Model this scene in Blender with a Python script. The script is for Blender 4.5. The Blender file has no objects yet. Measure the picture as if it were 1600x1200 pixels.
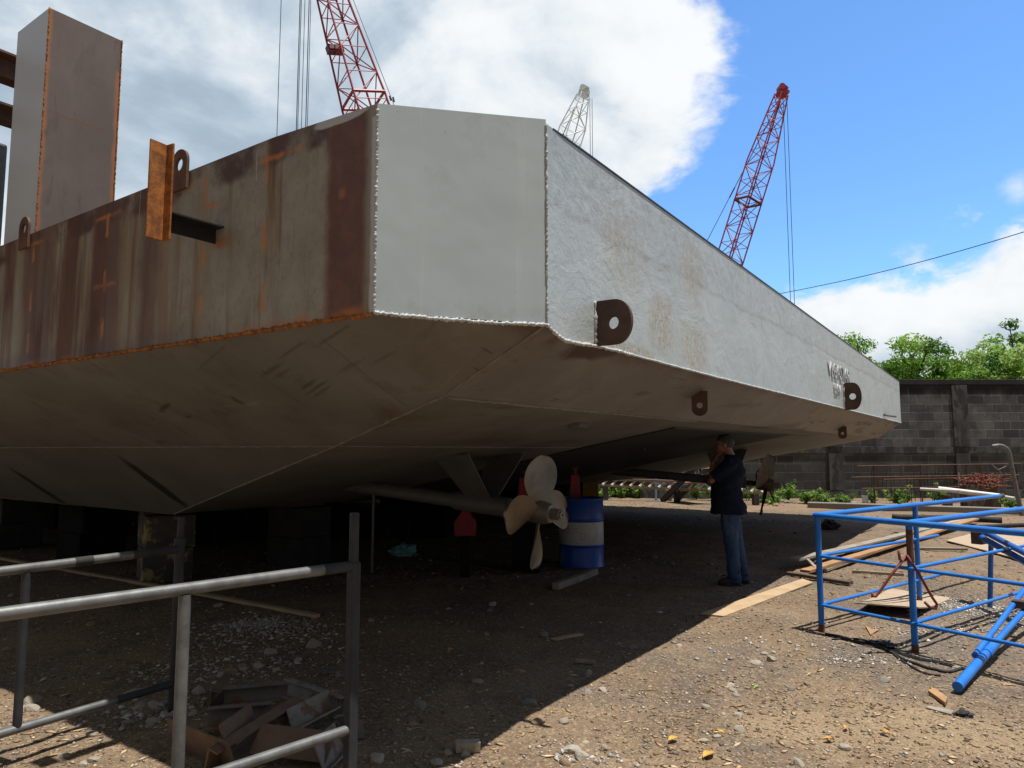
import bpy, math, random
import numpy as np
from mathutils import Vector, Matrix, noise as mnoise
R = random.Random(7)
S = bpy.context.scene
COL = S.collection
rad = math.radians

# ------------------------------------------------------------------ camera model (photo pixels 1600x1200 -> rays)
F, HZ, CZ = 1113.0, 703.0, 1.5
TH = math.atan((HZ - 600) / F)
CT, ST = math.cos(TH), math.sin(TH)
def ray(px, py):
    a, b = (px - 800) / F, (600 - py) / F
    return np.array([a, CT - b * ST, ST + b * CT])
def G(px, py, z=0.0):                     # point of a pixel's ray at height z
    r = ray(px, py); k = (z - CZ) / r[2]
    return Vector((r[0] * k, r[1] * k, z))
def AY(px, py, Y):                        # point of a pixel's ray at distance Y
    r = ray(px, py); k = Y / r[1]
    return Vector((r[0] * k, Y, CZ + r[2] * k))
# barge frame: x across the stern, y towards the bow, z up
U = np.array([.5725, .8199]); U /= np.linalg.norm(U); W = np.array([-U[1], U[0]]); O = np.array([.16543, 3.50093])
HA = math.atan2(U[1], U[0])
def HW(x, y, z=0): q = O + U * x + W * y; return Vector((q[0], q[1], z))
def WH(p): d = np.array([p[0], p[1]]) - O; return (float(d @ U), float(d @ W), p[2])
def _hr(px, py):
    r = ray(px, py); a = np.array(WH((0, 0, CZ))); d = np.array([r[:2] @ U, r[:2] @ W, r[2]]); return a, d
def HX(px, py, x): a, d = _hr(px, py); k = (x - a[0]) / d[0]; return a + k * d
def HY(px, py, y): a, d = _hr(px, py); k = (y - a[1]) / d[1]; return a + k * d
def HZZ(px, py, z): a, d = _hr(px, py); k = (z - a[2]) / d[2]; return a + k * d

# ------------------------------------------------------------------ node helpers
class Mt:
    def __init__(s, name, rough=.6, metal=0.0, spec=.5):
        s.m = bpy.data.materials.new(name); s.m.use_nodes = True
        s.t = s.m.node_tree; s.b = s.t.nodes['Principled BSDF']
        s.b.inputs['Roughness'].default_value = rough; s.b.inputs['Metallic'].default_value = metal
        s.b.inputs['Specular IOR Level'].default_value = spec
        s._tc = None
    def n(s, typ, **kw):
        nd = s.t.nodes.new(typ)
        for k, v in kw.items(): setattr(nd, k, v)
        return nd
    def put(s, sock, v):
        if hasattr(v, 'is_linked') or isinstance(v, bpy.types.NodeSocket): s.t.links.new(v, sock)
        else:
            if isinstance(v, (tuple, list)) and len(v) == 3 and sock.type == 'RGBA': v = (*v, 1)
            sock.default_value = v
    def co(s):
        if not s._tc: s._tc = s.n('ShaderNodeTexCoord')
        return s._tc.outputs['Object']
    def mapv(s, scale=(1, 1, 1), loc=(0, 0, 0), rot=(0, 0, 0), v=None):
        nd = s.n('ShaderNodeMapping'); s.put(nd.inputs['Vector'], v or s.co())
        nd.inputs['Scale'].default_value = scale; nd.inputs['Location'].default_value = loc; nd.inputs['Rotation'].default_value = rot
        return nd.outputs[0]
    def noise(s, scale=5, detail=4, rough=.55, v=None, dist=0.0, col=False):
        nd = s.n('ShaderNodeTexNoise'); s.put(nd.inputs['Vector'], v or s.co())
        nd.inputs['Scale'].default_value = scale; nd.inputs['Detail'].default_value = detail
        nd.inputs['Roughness'].default_value = rough; nd.inputs['Distortion'].default_value = dist
        return nd.outputs['Color' if col else 'Fac']
    def voro(s, scale=5, v=None, feature='F1', out='Distance', rnd=1.0):
        nd = s.n('ShaderNodeTexVoronoi', feature=feature); s.put(nd.inputs['Vector'], v or s.co())
        nd.inputs['Scale'].default_value = scale; nd.inputs['Randomness'].default_value = rnd
        return nd.outputs[out]
    def ramp(s, fac, stops, interp='LINEAR'):
        nd = s.n('ShaderNodeValToRGB'); nd.color_ramp.interpolation = interp; s.put(nd.inputs[0], fac)
        el = nd.color_ramp.elements
        while len(el) < len(stops): el.new(.5)
        for e, (p, c) in zip(el, stops):
            e.position = p; e.color = (c, c, c, 1) if not isinstance(c, (tuple, list)) else (*c, 1)
        return nd.outputs[0]
    def step(s, fac, a, b):              # smooth 0..1 between a and b
        nd = s.n('ShaderNodeMapRange', interpolation_type='SMOOTHSTEP'); s.put(nd.inputs[0], fac)
        nd.inputs[1].default_value = a; nd.inputs[2].default_value = b
        return nd.outputs[0]
    def math(s, op, a, b=0.0, c=None):
        nd = s.n('ShaderNodeMath', operation=op); s.put(nd.inputs[0], a); s.put(nd.inputs[1], b)
        if c is not None: s.put(nd.inputs[2], c)
        return nd.outputs[0]
    def mix(s, fac, a, b, mode='MIX'):
        nd = s.n('ShaderNodeMix', data_type='RGBA', blend_type=mode)
        s.put(nd.inputs[0], fac); s.put(nd.inputs[6], a); s.put(nd.inputs[7], b)
        return nd.outputs[2]
    def xyz(s, v=None):
        nd = s.n('ShaderNodeSeparateXYZ'); s.put(nd.inputs[0], v or s.co()); return nd.outputs
    def spot(s, c, r, soft=.5, jit=.6, ns=8.0, rot=(0, 0, 0)):   # noisy elliptical patch at c with radii r
        d = s.n('ShaderNodeVectorMath', operation='SUBTRACT'); s.put(d.inputs[0], s.co()); d.inputs[1].default_value = c
        v = d.outputs[0]
        if any(rot): v = s.mapv(rot=rot, v=v)
        q = s.n('ShaderNodeVectorMath', operation='DIVIDE'); s.put(q.inputs[0], v); q.inputs[1].default_value = r
        l = s.n('ShaderNodeVectorMath', operation='LENGTH'); s.put(l.inputs[0], q.outputs[0])
        nz = s.math('MULTIPLY', s.math('SUBTRACT', s.noise(ns, 5, .65), .5), 2 * jit)
        return s.step(s.math('ADD', l.outputs['Value'], nz), 1 + soft * .5, 1 - soft * .5)
    def box(s, lo, hi, soft=.02, jit=.0, ns=9.0):                # axis box mask with a noisy edge
        o = s.xyz(); out = None
        nz = s.math('MULTIPLY', s.math('SUBTRACT', s.noise(ns, 5, .65), .5), 2 * jit) if jit else 0.0
        for i in range(3):
            if lo[i] is None: continue
            v = s.math('ADD', o[i], nz) if jit else o[i]
            m = s.math('MULTIPLY', s.step(v, lo[i] - soft, lo[i] + soft), s.step(v, hi[i] + soft, hi[i] - soft))
            out = m if out is None else s.math('MULTIPLY', out, m)
        return out
    def mx(s, *a):
        o = a[0]
        for b in a[1:]: o = s.math('MAXIMUM', o, b)
        return o
    def color(s, c): s.put(s.b.inputs['Base Color'], c); return s
    def bump(s, h, strength=.3, dist=.01, prev=None):
        nd = s.n('ShaderNodeBump'); s.put(nd.inputs['Height'], h); nd.inputs['Strength'].default_value = strength
        nd.inputs['Distance'].default_value = dist
        if prev is not None: s.put(nd.inputs['Normal'], prev)
        s.put(s.b.inputs['Normal'], nd.outputs[0]); return nd.outputs[0]

def simple(name, c1, c2, scale=6, rough=.6, metal=0, bs=.25, bd=.004, third=None, t_at=.62, stretch=(1, 1, 1), spec=.5, bscale=None):
    m = Mt(name, rough, metal, spec); v = m.mapv(stretch)
    f = m.noise(scale, 6, .62, v)
    c = m.mix(m.step(f, .35, .65), c1, c2)
    if third:
        f2 = m.noise(scale * 1.9, 7, .68, m.mapv(stretch, (3.1, 1.7, 5.3)))
        c = m.mix(m.step(f2, t_at - .04, t_at + .05), c, third)
    m.color(c); m.bump(m.noise(bscale or scale * 6, 6, .65, v), bs, bd)
    return m.m

# ------------------------------------------------------------------ mesh builder
class MB:
    def __init__(s): s.v, s.f, s.mi = [], [], []
    def add(s, verts, faces, mi=0):
        n = len(s.v); s.v += [Vector(p) for p in verts]; s.f += [tuple(i + n for i in f) for f in faces]; s.mi += [mi] * len(faces)
        return s
    def box(s, c, size, rot=None, mi=0):
        h = Vector(size) / 2; M_ = rot if rot is not None else Matrix.Identity(3)
        if isinstance(M_, (int, float)): M_ = Matrix.Rotation(M_, 3, 'Z')
        vs = [Vector(c) + M_ @ Vector((x * h.x, y * h.y, z * h.z)) for x in (-1, 1) for y in (-1, 1) for z in (-1, 1)]
        return s.add(vs, [(0, 1, 3, 2), (4, 6, 7, 5), (0, 4, 5, 1), (2, 3, 7, 6), (0, 2, 6, 4), (1, 5, 7, 3)], mi)
    def beam(s, a, b, w, h, up=(0, 0, 1), mi=0):                # rectangular bar from a to b
        a, b = Vector(a), Vector(b); d = (b - a); L = d.length; d = d / L; up = Vector(up)
        if abs(d.dot(up)) > .98: up = Vector((0, 1, 0)) if abs(d.y) < .9 else Vector((1, 0, 0))
        x = d.cross(up).normalized(); z = x.cross(d)
        return s.box((a + b) / 2, (w, L, h), Matrix((x, d, z)).transposed(), mi)
    def tube(s, pts, r, seg=8, cap=True, mi=0):
        pts = [Vector(p) for p in pts]; n = len(pts); rr = r if isinstance(r, (list, tuple)) else [r] * n
        vs = []; prev = None
        for i, p in enumerate(pts):
            d = (pts[min(i + 1, n - 1)] - pts[max(i - 1, 0)])
            d = d.normalized() if d.length > 1e-9 else Vector((0, 0, 1))
            if prev is None:
                a = Vector((0, 0, 1)) if abs(d.z) < .9 else Vector((1, 0, 0)); x = d.cross(a).normalized()
            else:
                x = prev - d * prev.dot(d); x = x.normalized() if x.length > 1e-6 else d.orthogonal().normalized()
            prev = x; y = d.cross(x)
            for k in range(seg):
                t = 2 * math.pi * k / seg; vs.append(p + (x * math.cos(t) + y * math.sin(t)) * rr[i])
        fs = []
        for i in range(n - 1):
            for k in range(seg):
                a, b = i * seg + k, i * seg + (k + 1) % seg; fs.append((a, b, b + seg, a + seg))
        if cap: fs += [tuple(range(seg))[::-1], tuple(range((n - 1) * seg, n * seg))]
        return s.add(vs, fs, mi)
    def loft(s, rings, cap=True, mi=0):                          # rings: equal-length lists of points
        n = len(rings[0]); vs = [p for r in rings for p in r]; fs = []
        for i in range(len(rings) - 1):
            for k in range(n):
                a, b = i * n + k, i * n + (k + 1) % n; fs.append((a, b, b + n, a + n))
        if cap: fs += [tuple(range(n))[::-1], tuple(range((len(rings) - 1) * n, len(rings) * n))]
        return s.add(vs, fs, mi)
    def prism(s, poly, ext, mi=0):                               # polygon (3D points) extruded by vector
        n = len(poly); ext = Vector(ext); vs = [Vector(p) for p in poly] + [Vector(p) + ext for p in poly]
        fs = [tuple(range(n))[::-1], tuple(range(n, 2 * n))] + [(i, (i + 1) % n, (i + 1) % n + n, i + n) for i in range(n)]
        return s.add(vs, fs, mi)
    def lathe(s, prof, c=(0, 0, 0), seg=32, M_=None, mi=0):      # profile of (r, z)
        c = Vector(c); M_ = M_ or Matrix.Identity(3)
        rings = [[c + M_ @ Vector((r * math.cos(2 * math.pi * k / seg), r * math.sin(2 * math.pi * k / seg), z)) for k in range(seg)] for r, z in prof]
        return s.loft(rings, True, mi)
    def ball(s, c, r, seg=14, rings=9, M_=None, mi=0):
        r = Vector((r, r, r)) if isinstance(r, (int, float)) else Vector(r); M_ = M_ or Matrix.Identity(3); c = Vector(c)
        vs = [c + M_ @ Vector((0, 0, r.z))]
        for i in range(1, rings):
            a = math.pi * i / rings
            for k in range(seg):
                t = 2 * math.pi * k / seg
                vs.append(c + M_ @ Vector((r.x * math.sin(a) * math.cos(t), r.y * math.sin(a) * math.sin(t), r.z * math.cos(a))))
        vs.append(c + M_ @ Vector((0, 0, -r.z))); fs = []
        for k in range(seg): fs.append((0, 1 + k, 1 + (k + 1) % seg))
        for i in range(rings - 2):
            for k in range(seg):
                a, b = 1 + i * seg + k, 1 + i * seg + (k + 1) % seg; fs.append((a, a + seg, b + seg, b))
        l = len(vs) - 1; o = 1 + (rings - 2) * seg
        for k in range(seg): fs.append((l, o + (k + 1) % seg, o + k))
        return s.add(vs, fs, mi)
    def build(s, name, mat, parent=None, smooth=False, origin=None, local=False, bevel=0.0):
        me = bpy.data.meshes.new(name); o = bpy.data.objects.new(name, me); COL.objects.link(o)
        if parent is not None:
            o.parent = parent; q = parent; off = Vector((0, 0, 0))
            if not local:
                while q is not None: off += q.location; q = q.parent
        else:
            if origin is None:
                xs = [v.x for v in s.v]; ys = [v.y for v in s.v]; zs = [v.z for v in s.v]
                origin = ((min(xs) + max(xs)) / 2, (min(ys) + max(ys)) / 2, min(zs))
            off = Vector(origin); o.location = off
        me.from_pydata([v - off for v in s.v], [], s.f)
        for m in (mat if isinstance(mat, (list, tuple)) else [mat]): me.materials.append(m)
        if any(s.mi): me.polygons.foreach_set('material_index', s.mi)
        if smooth is True: me.polygons.foreach_set('use_smooth', [True] * len(me.polygons))
        elif smooth:
            me.polygons.foreach_set('use_smooth', [True] * len(me.polygons)); me.set_sharp_from_angle(angle=rad(smooth))
        me.validate(); me.update()
        if bevel:
            b = o.modifiers.new('bevel', 'BEVEL'); b.width = bevel; b.segments = 2; b.limit_method = 'ANGLE'
        return o

def npmesh(name, verts, faces, mat, loc=(0, 0, 0), colors=None, smooth=False):
    me = bpy.data.meshes.new(name); nv, nf, k = len(verts), len(faces), faces.shape[1]
    me.vertices.add(nv); me.vertices.foreach_set('co', np.asarray(verts, np.float32).ravel())
    me.loops.add(nf * k); me.loops.foreach_set('vertex_index', faces.astype(np.int32).ravel())
    me.polygons.add(nf); me.polygons.foreach_set('loop_start', np.arange(nf, dtype=np.int32) * k)
    if smooth: me.polygons.foreach_set('use_smooth', np.ones(nf, bool))
    me.update(calc_edges=True)
    if colors is not None:
        a = me.color_attributes.new('col', 'FLOAT_COLOR', 'POINT')
        a.data.foreach_set('color', np.concatenate([colors, np.ones((nv, 1))], 1).astype(np.float32).ravel())
    me.materials.append(mat); o = bpy.data.objects.new(name, me); o.location = loc; COL.objects.link(o); return o

def tag(o, label=None, cat=None, group=None, kind=None):
    if label: o['label'] = label
    if cat: o['category'] = cat
    if group: o['group'] = group
    if kind: o['kind'] = kind
    return o
def thing(name, label, cat, loc=(0, 0, 0), rz=0.0, group=None):
    o = bpy.data.objects.new(name, None); o.empty_display_size = .2; o.location = loc; o.rotation_euler = (0, 0, rz); COL.objects.link(o)
    return tag(o, label, cat, group)

def fbm(x, y, seed=0, octs=4, s0=1.0):                           # cheap vectorised value noise
    out = np.zeros_like(x, dtype=float); a = 1.0
    for o in range(octs):
        fx, fy = x * s0 * 2 ** o + seed * 17.3 + o * 5.7, y * s0 * 2 ** o - seed * 9.1 + o * 3.3
        ix, iy = np.floor(fx), np.floor(fy); tx, ty = fx - ix, fy - iy
        tx, ty = tx * tx * (3 - 2 * tx), ty * ty * (3 - 2 * ty)
        h = lambda i, j: np.modf(np.abs(np.sin(i * 127.1 + j * 311.7 + seed * 13.7) * 43758.5453))[0]
        out += a * ((h(ix, iy) * (1 - tx) + h(ix + 1, iy) * tx) * (1 - ty) + (h(ix, iy + 1) * (1 - tx) + h(ix + 1, iy + 1) * tx) * ty - .5)
        a *= .5
    return out
def gh(x, y):
    x, y = np.asarray(x, float), np.asarray(y, float)
    h = .030 * fbm(x, y, 1, 3, .45) + .016 * fbm(x, y, 2, 3, 2.3) + .010 * fbm(x, y, 5, 3, 9.0)
    return h - .008
def gz(x, y): return float(gh(np.array([x]), np.array([y]))[0])

# ------------------------------------------------------------------ camera, sun, sky
cam = bpy.data.cameras.new('camera'); co_ = bpy.data.objects.new('camera', cam); COL.objects.link(co_)
cam.sensor_width = 36; cam.sensor_fit = 'HORIZONTAL'; cam.lens = F / 1600 * 36; cam.clip_start = .05; cam.clip_end = 3000
co_.location = (0, 0, CZ); co_.rotation_euler = (math.pi / 2 + TH, 0, 0); S.camera = co_
SUN = Vector((.2004, -.0973, 1.0)).normalized()
sl = bpy.data.lights.new('sun', 'SUN'); sl.energy = 5.0; sl.angle = rad(.53); sl.color = (1, .955, .89)
so = bpy.data.objects.new('sun', sl); COL.objects.link(so); so.rotation_euler = SUN.to_track_quat('Z', 'Y').to_euler(); so.location = (10, -6, 40)
S.view_settings.view_transform = 'Standard'; S.view_settings.look = 'None'; S.view_settings.exposure = 0.22; S.view_settings.gamma = 1
S.render.engine = 'CYCLES'; S.cycles.use_denoising = True; S.cycles.max_bounces = 8; S.cycles.diffuse_bounces = 5
S.cycles.caustics_reflective = False; S.cycles.caustics_refractive = False
try: S.cycles.denoiser = 'OPENIMAGEDENOISE'
except Exception: pass

wd = bpy.data.worlds.new('World'); S.world = wd; wd.use_nodes = True
class Wn(Mt):
    def __init__(s): s.t = wd.node_tree; s._tc = None
    def co(s):
        if not s._tc: s._tc = s.n('ShaderNodeTexCoord')
        return s._tc.outputs['Generated']
w = Wn()
sky = w.n('ShaderNodeTexSky', sky_type='NISHITA'); sky.sun_disc = False
sky.sun_elevation = math.asin(SUN.z); sky.sun_rotation = math.atan2(SUN.x, SUN.y)
sky.air_density = 1.0; sky.dust_density = .4; sky.ozone_density = 2.2
d3 = w.xyz()
AZ = w.math('MULTIPLY', w.math('ARCTAN2', d3[0], d3[1]), 57.296)
EL = w.math('MULTIPLY', w.math('ARCSINE', d3[2]), 57.296)
warp = w.mapv((1, 1, 1.6))
n1 = w.noise(4.2, 9, .62, warp, .25); n2 = w.noise(13, 7, .6, warp, .4)
nn = w.math('ADD', w.math('MULTIPLY', w.math('SUBTRACT', n1, .5), 5.2), w.math('MULTIPLY', w.math('SUBTRACT', n2, .5), 3.4))
ELc = w.math('MINIMUM', EL, 32.5)
az1 = w.math('SUBTRACT', 19.6, w.math('MULTIPLY', w.math('POWER', w.math('ABSOLUTE', w.math('DIVIDE', w.math('SUBTRACT', ELc, 28.0), 8.0)), 2.0), 8.5))
f1 = w.math('ADD', w.math('DIVIDE', w.math('SUBTRACT', az1, AZ), 2.6), nn)
c1 = w.step(f1, -.25, 1.3)
el2 = w.math('ADD', w.math('MULTIPLY', w.math('SUBTRACT', AZ, 21.0), .13), 12.6)
f2 = w.math('ADD', w.math('DIVIDE', w.math('SUBTRACT', el2, EL), 2.6), nn)
f2 = w.math('SUBTRACT', f2, w.math('MAXIMUM', w.math('DIVIDE', w.math('SUBTRACT', 21.5, AZ), 1.5), 0.0))
c2 = w.step(f2, -.2, 1.1)
wv = ray(1592, 292); wv = wv / np.linalg.norm(wv)
dd = w.n('ShaderNodeVectorMath', operation='DISTANCE'); w.put(dd.inputs[0], w.co()); dd.inputs[1].default_value = tuple(wv)
f3 = w.math('ADD', w.math('DIVIDE', w.math('SUBTRACT', .022, dd.outputs['Value']), .022), w.math('MULTIPLY', nn, .45))
c3 = w.math('MULTIPLY', w.step(f3, -.1, 1.2), .75)
behind = w.step(w.math('ABSOLUTE', AZ), 95.0, 62.0)            # falls to zero behind the camera, where dark cloud is added
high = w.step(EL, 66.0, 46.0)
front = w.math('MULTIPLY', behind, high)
cm = w.mx(w.math('MULTIPLY', w.mx(c1, c2, c3), front), w.math('SUBTRACT', 1.0, front))   # unseen dark cloud added overhead and behind to cut fill light
b1 = w.noise(3.4, 7, .55, w.mapv((1, 1, 1.9), (3.3, 7.1, 1.2)), .5)
b2 = w.noise(7.5, 6, .6, w.mapv((1, 1, 1.5), (1.3, 2.1, 9.2)), .3)
grad = w.math('MULTIPLY', w.math('ADD', AZ, 12.0), .0125)
bb = w.math('ADD', w.math('ADD', w.math('MULTIPLY', b1, 1.45), w.math('MULTIPLY', b2, .75)), w.math('MINIMUM', w.math('MAXIMUM', grad, -.10), .20))
bb = w.math('SUBTRACT', bb, w.math('MULTIPLY', w.math('SUBTRACT', 1.0, w.step(f1, 6.5, 1.2)), .10))
cc = w.ramp(w.step(w.math('SUBTRACT', bb, w.math('MULTIPLY', w.math('MULTIPLY', w.step(EL, 12.0, 5.0), w.step(AZ, 18.0, 22.0)), .26)), .66, 1.44), [(0, (.33, .42, .51)), (.35, (.50, .58, .66)), (.65, (.68, .73, .77)), (1, (.82, .84, .855))])
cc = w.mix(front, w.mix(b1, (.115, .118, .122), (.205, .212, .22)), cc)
BGS = .14
scl = w.n('ShaderNodeVectorMath', operation='SCALE'); w.put(scl.inputs[0], cc); scl.inputs['Scale'].default_value = 1 / BGS
tint = w.mix(1.0, sky.outputs[0], (.80, 1.14, 1.44), 'MULTIPLY')
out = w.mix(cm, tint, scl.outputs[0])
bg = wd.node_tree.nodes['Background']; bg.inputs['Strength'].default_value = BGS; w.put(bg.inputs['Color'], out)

# ------------------------------------------------------------------ general materials
M_galv = simple('galvanized', (.175, .18, .18), (.115, .12, .12), 14, .5, .35, .25, .002, (.22, .17, .13), .68)
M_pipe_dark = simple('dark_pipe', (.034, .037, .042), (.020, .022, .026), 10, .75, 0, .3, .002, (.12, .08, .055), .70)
M_blue = simple('blue_paint', (.006, .150, .60), (.018, .185, .58), 5, .5, 0, .3, .0015, (.14, .085, .05), .668)
M_blue_dark = simple('worn_blue_paint', (.012, .11, .42), (.02, .10, .33), 12, .45, 0, .25, .0015, (.16, .10, .07), .66)
M_rust = simple('rusted_steel', (.16, .075, .042), (.085, .045, .034), 9, .8, .1, .5, .003, (.30, .13, .045), .66)
M_rust_dark = simple('dark_rusted_steel', (.095, .052, .038), (.058, .034, .028), 7, .75, .15, .4, .002, (.14, .065, .04), .70)
M_orange_rust = simple('orange_rust', (.46, .165, .030), (.20, .075, .022), 22, .9, 0, .6, .003, (.12, .05, .03), .64)
M_black_steel = simple('black_steel', (.035, .036, .04), (.02, .021, .024), 12, .55, .3, .2, .002)
M_mill = simple('mill_scale_steel', (.19, .18, .158), (.14, .11, .084), 5, .75, 0, .3, .002, (.20, .10, .055), .60, (1, 1, 1))
M_mill_grey = simple('grey_steel_offcut', (.235, .225, .20), (.18, .16, .13), 6, .75, 0, .3, .002, (.15, .08, .045), .56)
M_mill_brown = simple('brown_steel_offcut', (.20, .135, .095), (.145, .10, .075), 7, .75, .2, .4, .002, (.20, .10, .045), .62)
M_plank = simple('plank_wood', (.50, .36, .21), (.40, .28, .16), 3, .8, 0, .3, .002, (.30, .21, .13), .66, (1, 1, 1))
M_plank_grey = simple('grey_plank_wood', (.34, .30, .24), (.24, .21, .17), 4, .85, 0, .35, .002, (.16, .13, .10), .66)
M_plank_orange = simple('orange_plank_wood', (.44, .25, .11), (.34, .19, .09), 4, .8, 0, .3, .002, (.24, .14, .08), .66)
M_plank_dark = simple('dark_plank_wood', (.12, .085, .06), (.075, .055, .042), 5, .85, 0, .35, .002)
M_ply = simple('weathered_plywood', (.46, .36, .25), (.38, .29, .20), 2.4, .85, 0, .25, .002, (.30, .22, .15), .64, (1, 4, 1))
M_red = simple('red_paint', (.30, .010, .022), (.22, .008, .016), 8, .5, 0, .2, .0015, (.10, .03, .02), .70)
M_red_rod = simple('red_oxide_rod', (.22, .035, .028), (.14, .03, .025), 12, .6, .1, .3, .0015, (.12, .06, .04), .64)
M_block = simple('old_concrete_block', (.085, .078, .066), (.05, .046, .04), 2.2, .9, 0, .5, .004, (.34, .25, .11), .55)
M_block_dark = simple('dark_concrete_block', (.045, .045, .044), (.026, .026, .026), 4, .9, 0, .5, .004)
M_cable = simple('steel_cable', (.035, .035, .038), (.02, .02, .022), 20, .6, .2, .1, .001)
M_boom_red = simple('red_boom_paint', (.36, .030, .055), (.27, .024, .042), 4, .5, 0, .1, .001, (.20, .05, .04), .70)
M_boom_dark = simple('maroon_boom_steel', (.13, .014, .02), (.09, .012, .016), 4, .5)
M_boom_white = simple('white_boom_paint', (.72, .80, .84), (.62, .69, .73), 3, .5)
M_rubber = simple('black_rubber', (.018, .018, .018), (.03, .029, .028), 14, .8)

# ------------------------------------------------------------------ barge materials (object space = barge frame)
m = Mt('grey_chamfer_paint', .42)
v = m.mapv()
c = m.mix(m.step(m.noise(1.3, 4, .5), .3, .7), (.40, .465, .49), (.445, .51, .535))
c = m.mix(m.math('MULTIPLY', m.step(m.noise(5, 7, .65, m.mapv((1, 1, .15))), .56, .72), .30), c, (.33, .38, .42))
c = m.mix(m.math('MULTIPLY', m.step(m.xyz()[2], 2.53, 2.52), .16), c, (.46, .535, .555))
c = m.mix(m.math('MULTIPLY', m.step(m.noise(9, 6, .65, m.mapv((1.2, 1.2, .06), (5, 2, 0))), .57, .70), .35), c, (.54, .58, .59))
c = m.mix(m.math('MULTIPLY', m.step(m.noise(2.2, 6, .7, m.mapv((1, 1, 1), (9, 4, 4))), .56, .68), .30), c, (.31, .34, .35))
c = m.mix(m.math('MULTIPLY', m.step(m.xyz()[2], 2.24, 2.10), m.math('MULTIPLY', m.step(m.noise(8, 6, .7), .45, .65), .35)), c, (.33, .31, .27))
c = m.mix(m.step(m.noise(34, 4, .7), .70, .73), c, (.30, .285, .26))
c = m.mix(m.math('MULTIPLY', m.step(m.noise(60, 3, .7, m.mapv((1, 1, 3))), .70, .74), .5), c, (.72, .74, .74))
m.color(c); nb = m.bump(m.noise(1.7, 3, .5), .5, .018); m.bump(m.noise(90, 3, .6), .12, .001, nb)
M_cham = m.m

m = Mt('white_stern_paint', .5)
o3 = m.xyz()
pn = m.noise(2.2, 6, .6)
c = m.mix(m.step(pn, .3, .7), (.43, .49, .50), (.49, .55, .56))
runs = m.step(m.noise(7, 6, .6, m.mapv((1.6, 1, .07))), .54, .72)
c = m.mix(m.math('MULTIPLY', runs, .35), c, (.58, .62, .625))
upper = m.step(m.math('ADD', o3[2], m.math('MULTIPLY', m.math('SUBTRACT', m.noise(1.7, 4, .6), .5), .16)), 2.70, 2.76)
dirt = m.math('MULTIPLY', upper, m.step(m.noise(13, 7, .7), .40, .68))
c = m.mix(m.math('MULTIPLY', dirt, .42), c, (.26, .27, .265))
lowd = m.math('MULTIPLY', m.step(m.noise(24, 6, .7), .58, .70), m.step(m.noise(2.1, 3, .5), .45, .62))
c = m.mix(m.math('MULTIPLY', lowd, .40), c, (.29, .30, .285))
# ochre rust bleeding near the first lug
p1 = HY(1035, 510, 0); p2 = HY(1085, 545, 0); p3 = HY(1082, 425, 0); p4 = HY(980, 548, 0)
och = m.mx(m.spot((p1[0], 0, p1[2]), (.20, 1, .20), .9, .5, 6), m.spot((p2[0], 0, p2[2]), (.26, 1, .20), 1.1, .5, 6),
           m.math('MULTIPLY', m.spot((p3[0], 0, p3[2]), (.22, 1, .22), 1.1, .5, 6), .8), m.spot((p4[0], 0, 2.09), (.5, 1, .05), .8, .5, 6),
           m.math('MULTIPLY', m.spot((.9, 0, 2.7), (.28, 1, .22), 1.2, .5, 6), .6))
fleck = m.step(m.noise(38, 5, .75, m.mapv((1, 1, .6))), .49, .57)
wash = m.math('MULTIPLY', m.math('MULTIPLY', och, m.step(m.noise(9, 5, .65, m.mapv((1.5, 1, .3))), .40, .65)), .75)
c = m.mix(m.math('MULTIPLY', wash, .55), c, (.40, .33, .19))
c = m.mix(m.math('MULTIPLY', m.math('MULTIPLY', och, fleck), .62), c, (.38, .25, .075))
c = m.mix(m.math('MULTIPLY', m.math('MULTIPLY', och, m.step(m.noise(60, 4, .7), .60, .66)), .9), c, (.16, .09, .05))
c = m.mix(m.step(m.noise(70, 4, .75), .71, .74), c, (.25, .22, .18))
m.color(c)
wr = m.step(o3[0], 3.2, .2)                                   # plate is wrinkled towards the corner
nb = m.bump(m.noise(2.4, 4, .6, m.mapv((1, 1, 1.3), rot=(0, .5, 0)), .6), .35, .03)
nb = m.bump(m.math('MULTIPLY', m.noise(11, 5, .68, m.mapv((1, 1, 1.6), rot=(0, .7, 0)), .9), m.math('ADD', m.math('MULTIPLY', wr, .9), .06)), .36, .011, nb)
nb = m.bump(upper, .4, .005, nb)
sm = m.math('PINGPONG', m.math('ADD', m.math('ADD', o3[0], .55), m.math('MULTIPLY', m.math('SUBTRACT', m.noise(6, 3, .5), .5), .02)), 2.2)
nb = m.bump(m.step(sm, .03, .008), .7, .006, nb)
nb = m.bump(m.noise(70, 4, .7), .35, .0025, nb)
M_stern = m.m

m = Mt('rusted_side_plate', .72)
o3 = m.xyz()
st = m.mapv((1, 1, .10))
a1 = m.noise(2.6, 6, .62, st, .3); a2 = m.noise(6.5, 6, .6, m.mapv((1, 1, .07), (0, 4, 0)))
grey = m.mix(m.step(m.noise(5, 7, .7), .3, .7), (.255, .235, .192), (.34, .322, .275))
grey = m.mix(m.math('MULTIPLY', m.step(m.noise(38, 4, .7), .55, .72), .55), grey, (.34, .325, .285))
grey = m.mix(m.math('MULTIPLY', m.step(m.noise(17, 6, .75, m.mapv((1, 1, .7), (3, 3, 3))), .52, .68), .45), grey, (.13, .115, .09))
tan = m.mix(m.step(m.noise(7, 6, .65, st), .3, .7), (.21, .142, .08), (.27, .21, .132))
c = m.mix(m.step(m.math('ADD', a2, m.math('MULTIPLY', m.step(o3[1], 1.2, 2.2), .14)), .52, .68), grey, tan)
pur = m.mix(m.step(m.noise(8, 6, .65, m.mapv((1, 1, .25))), .35, .65), (.092, .043, .040), (.145, .066, .050))
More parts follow.
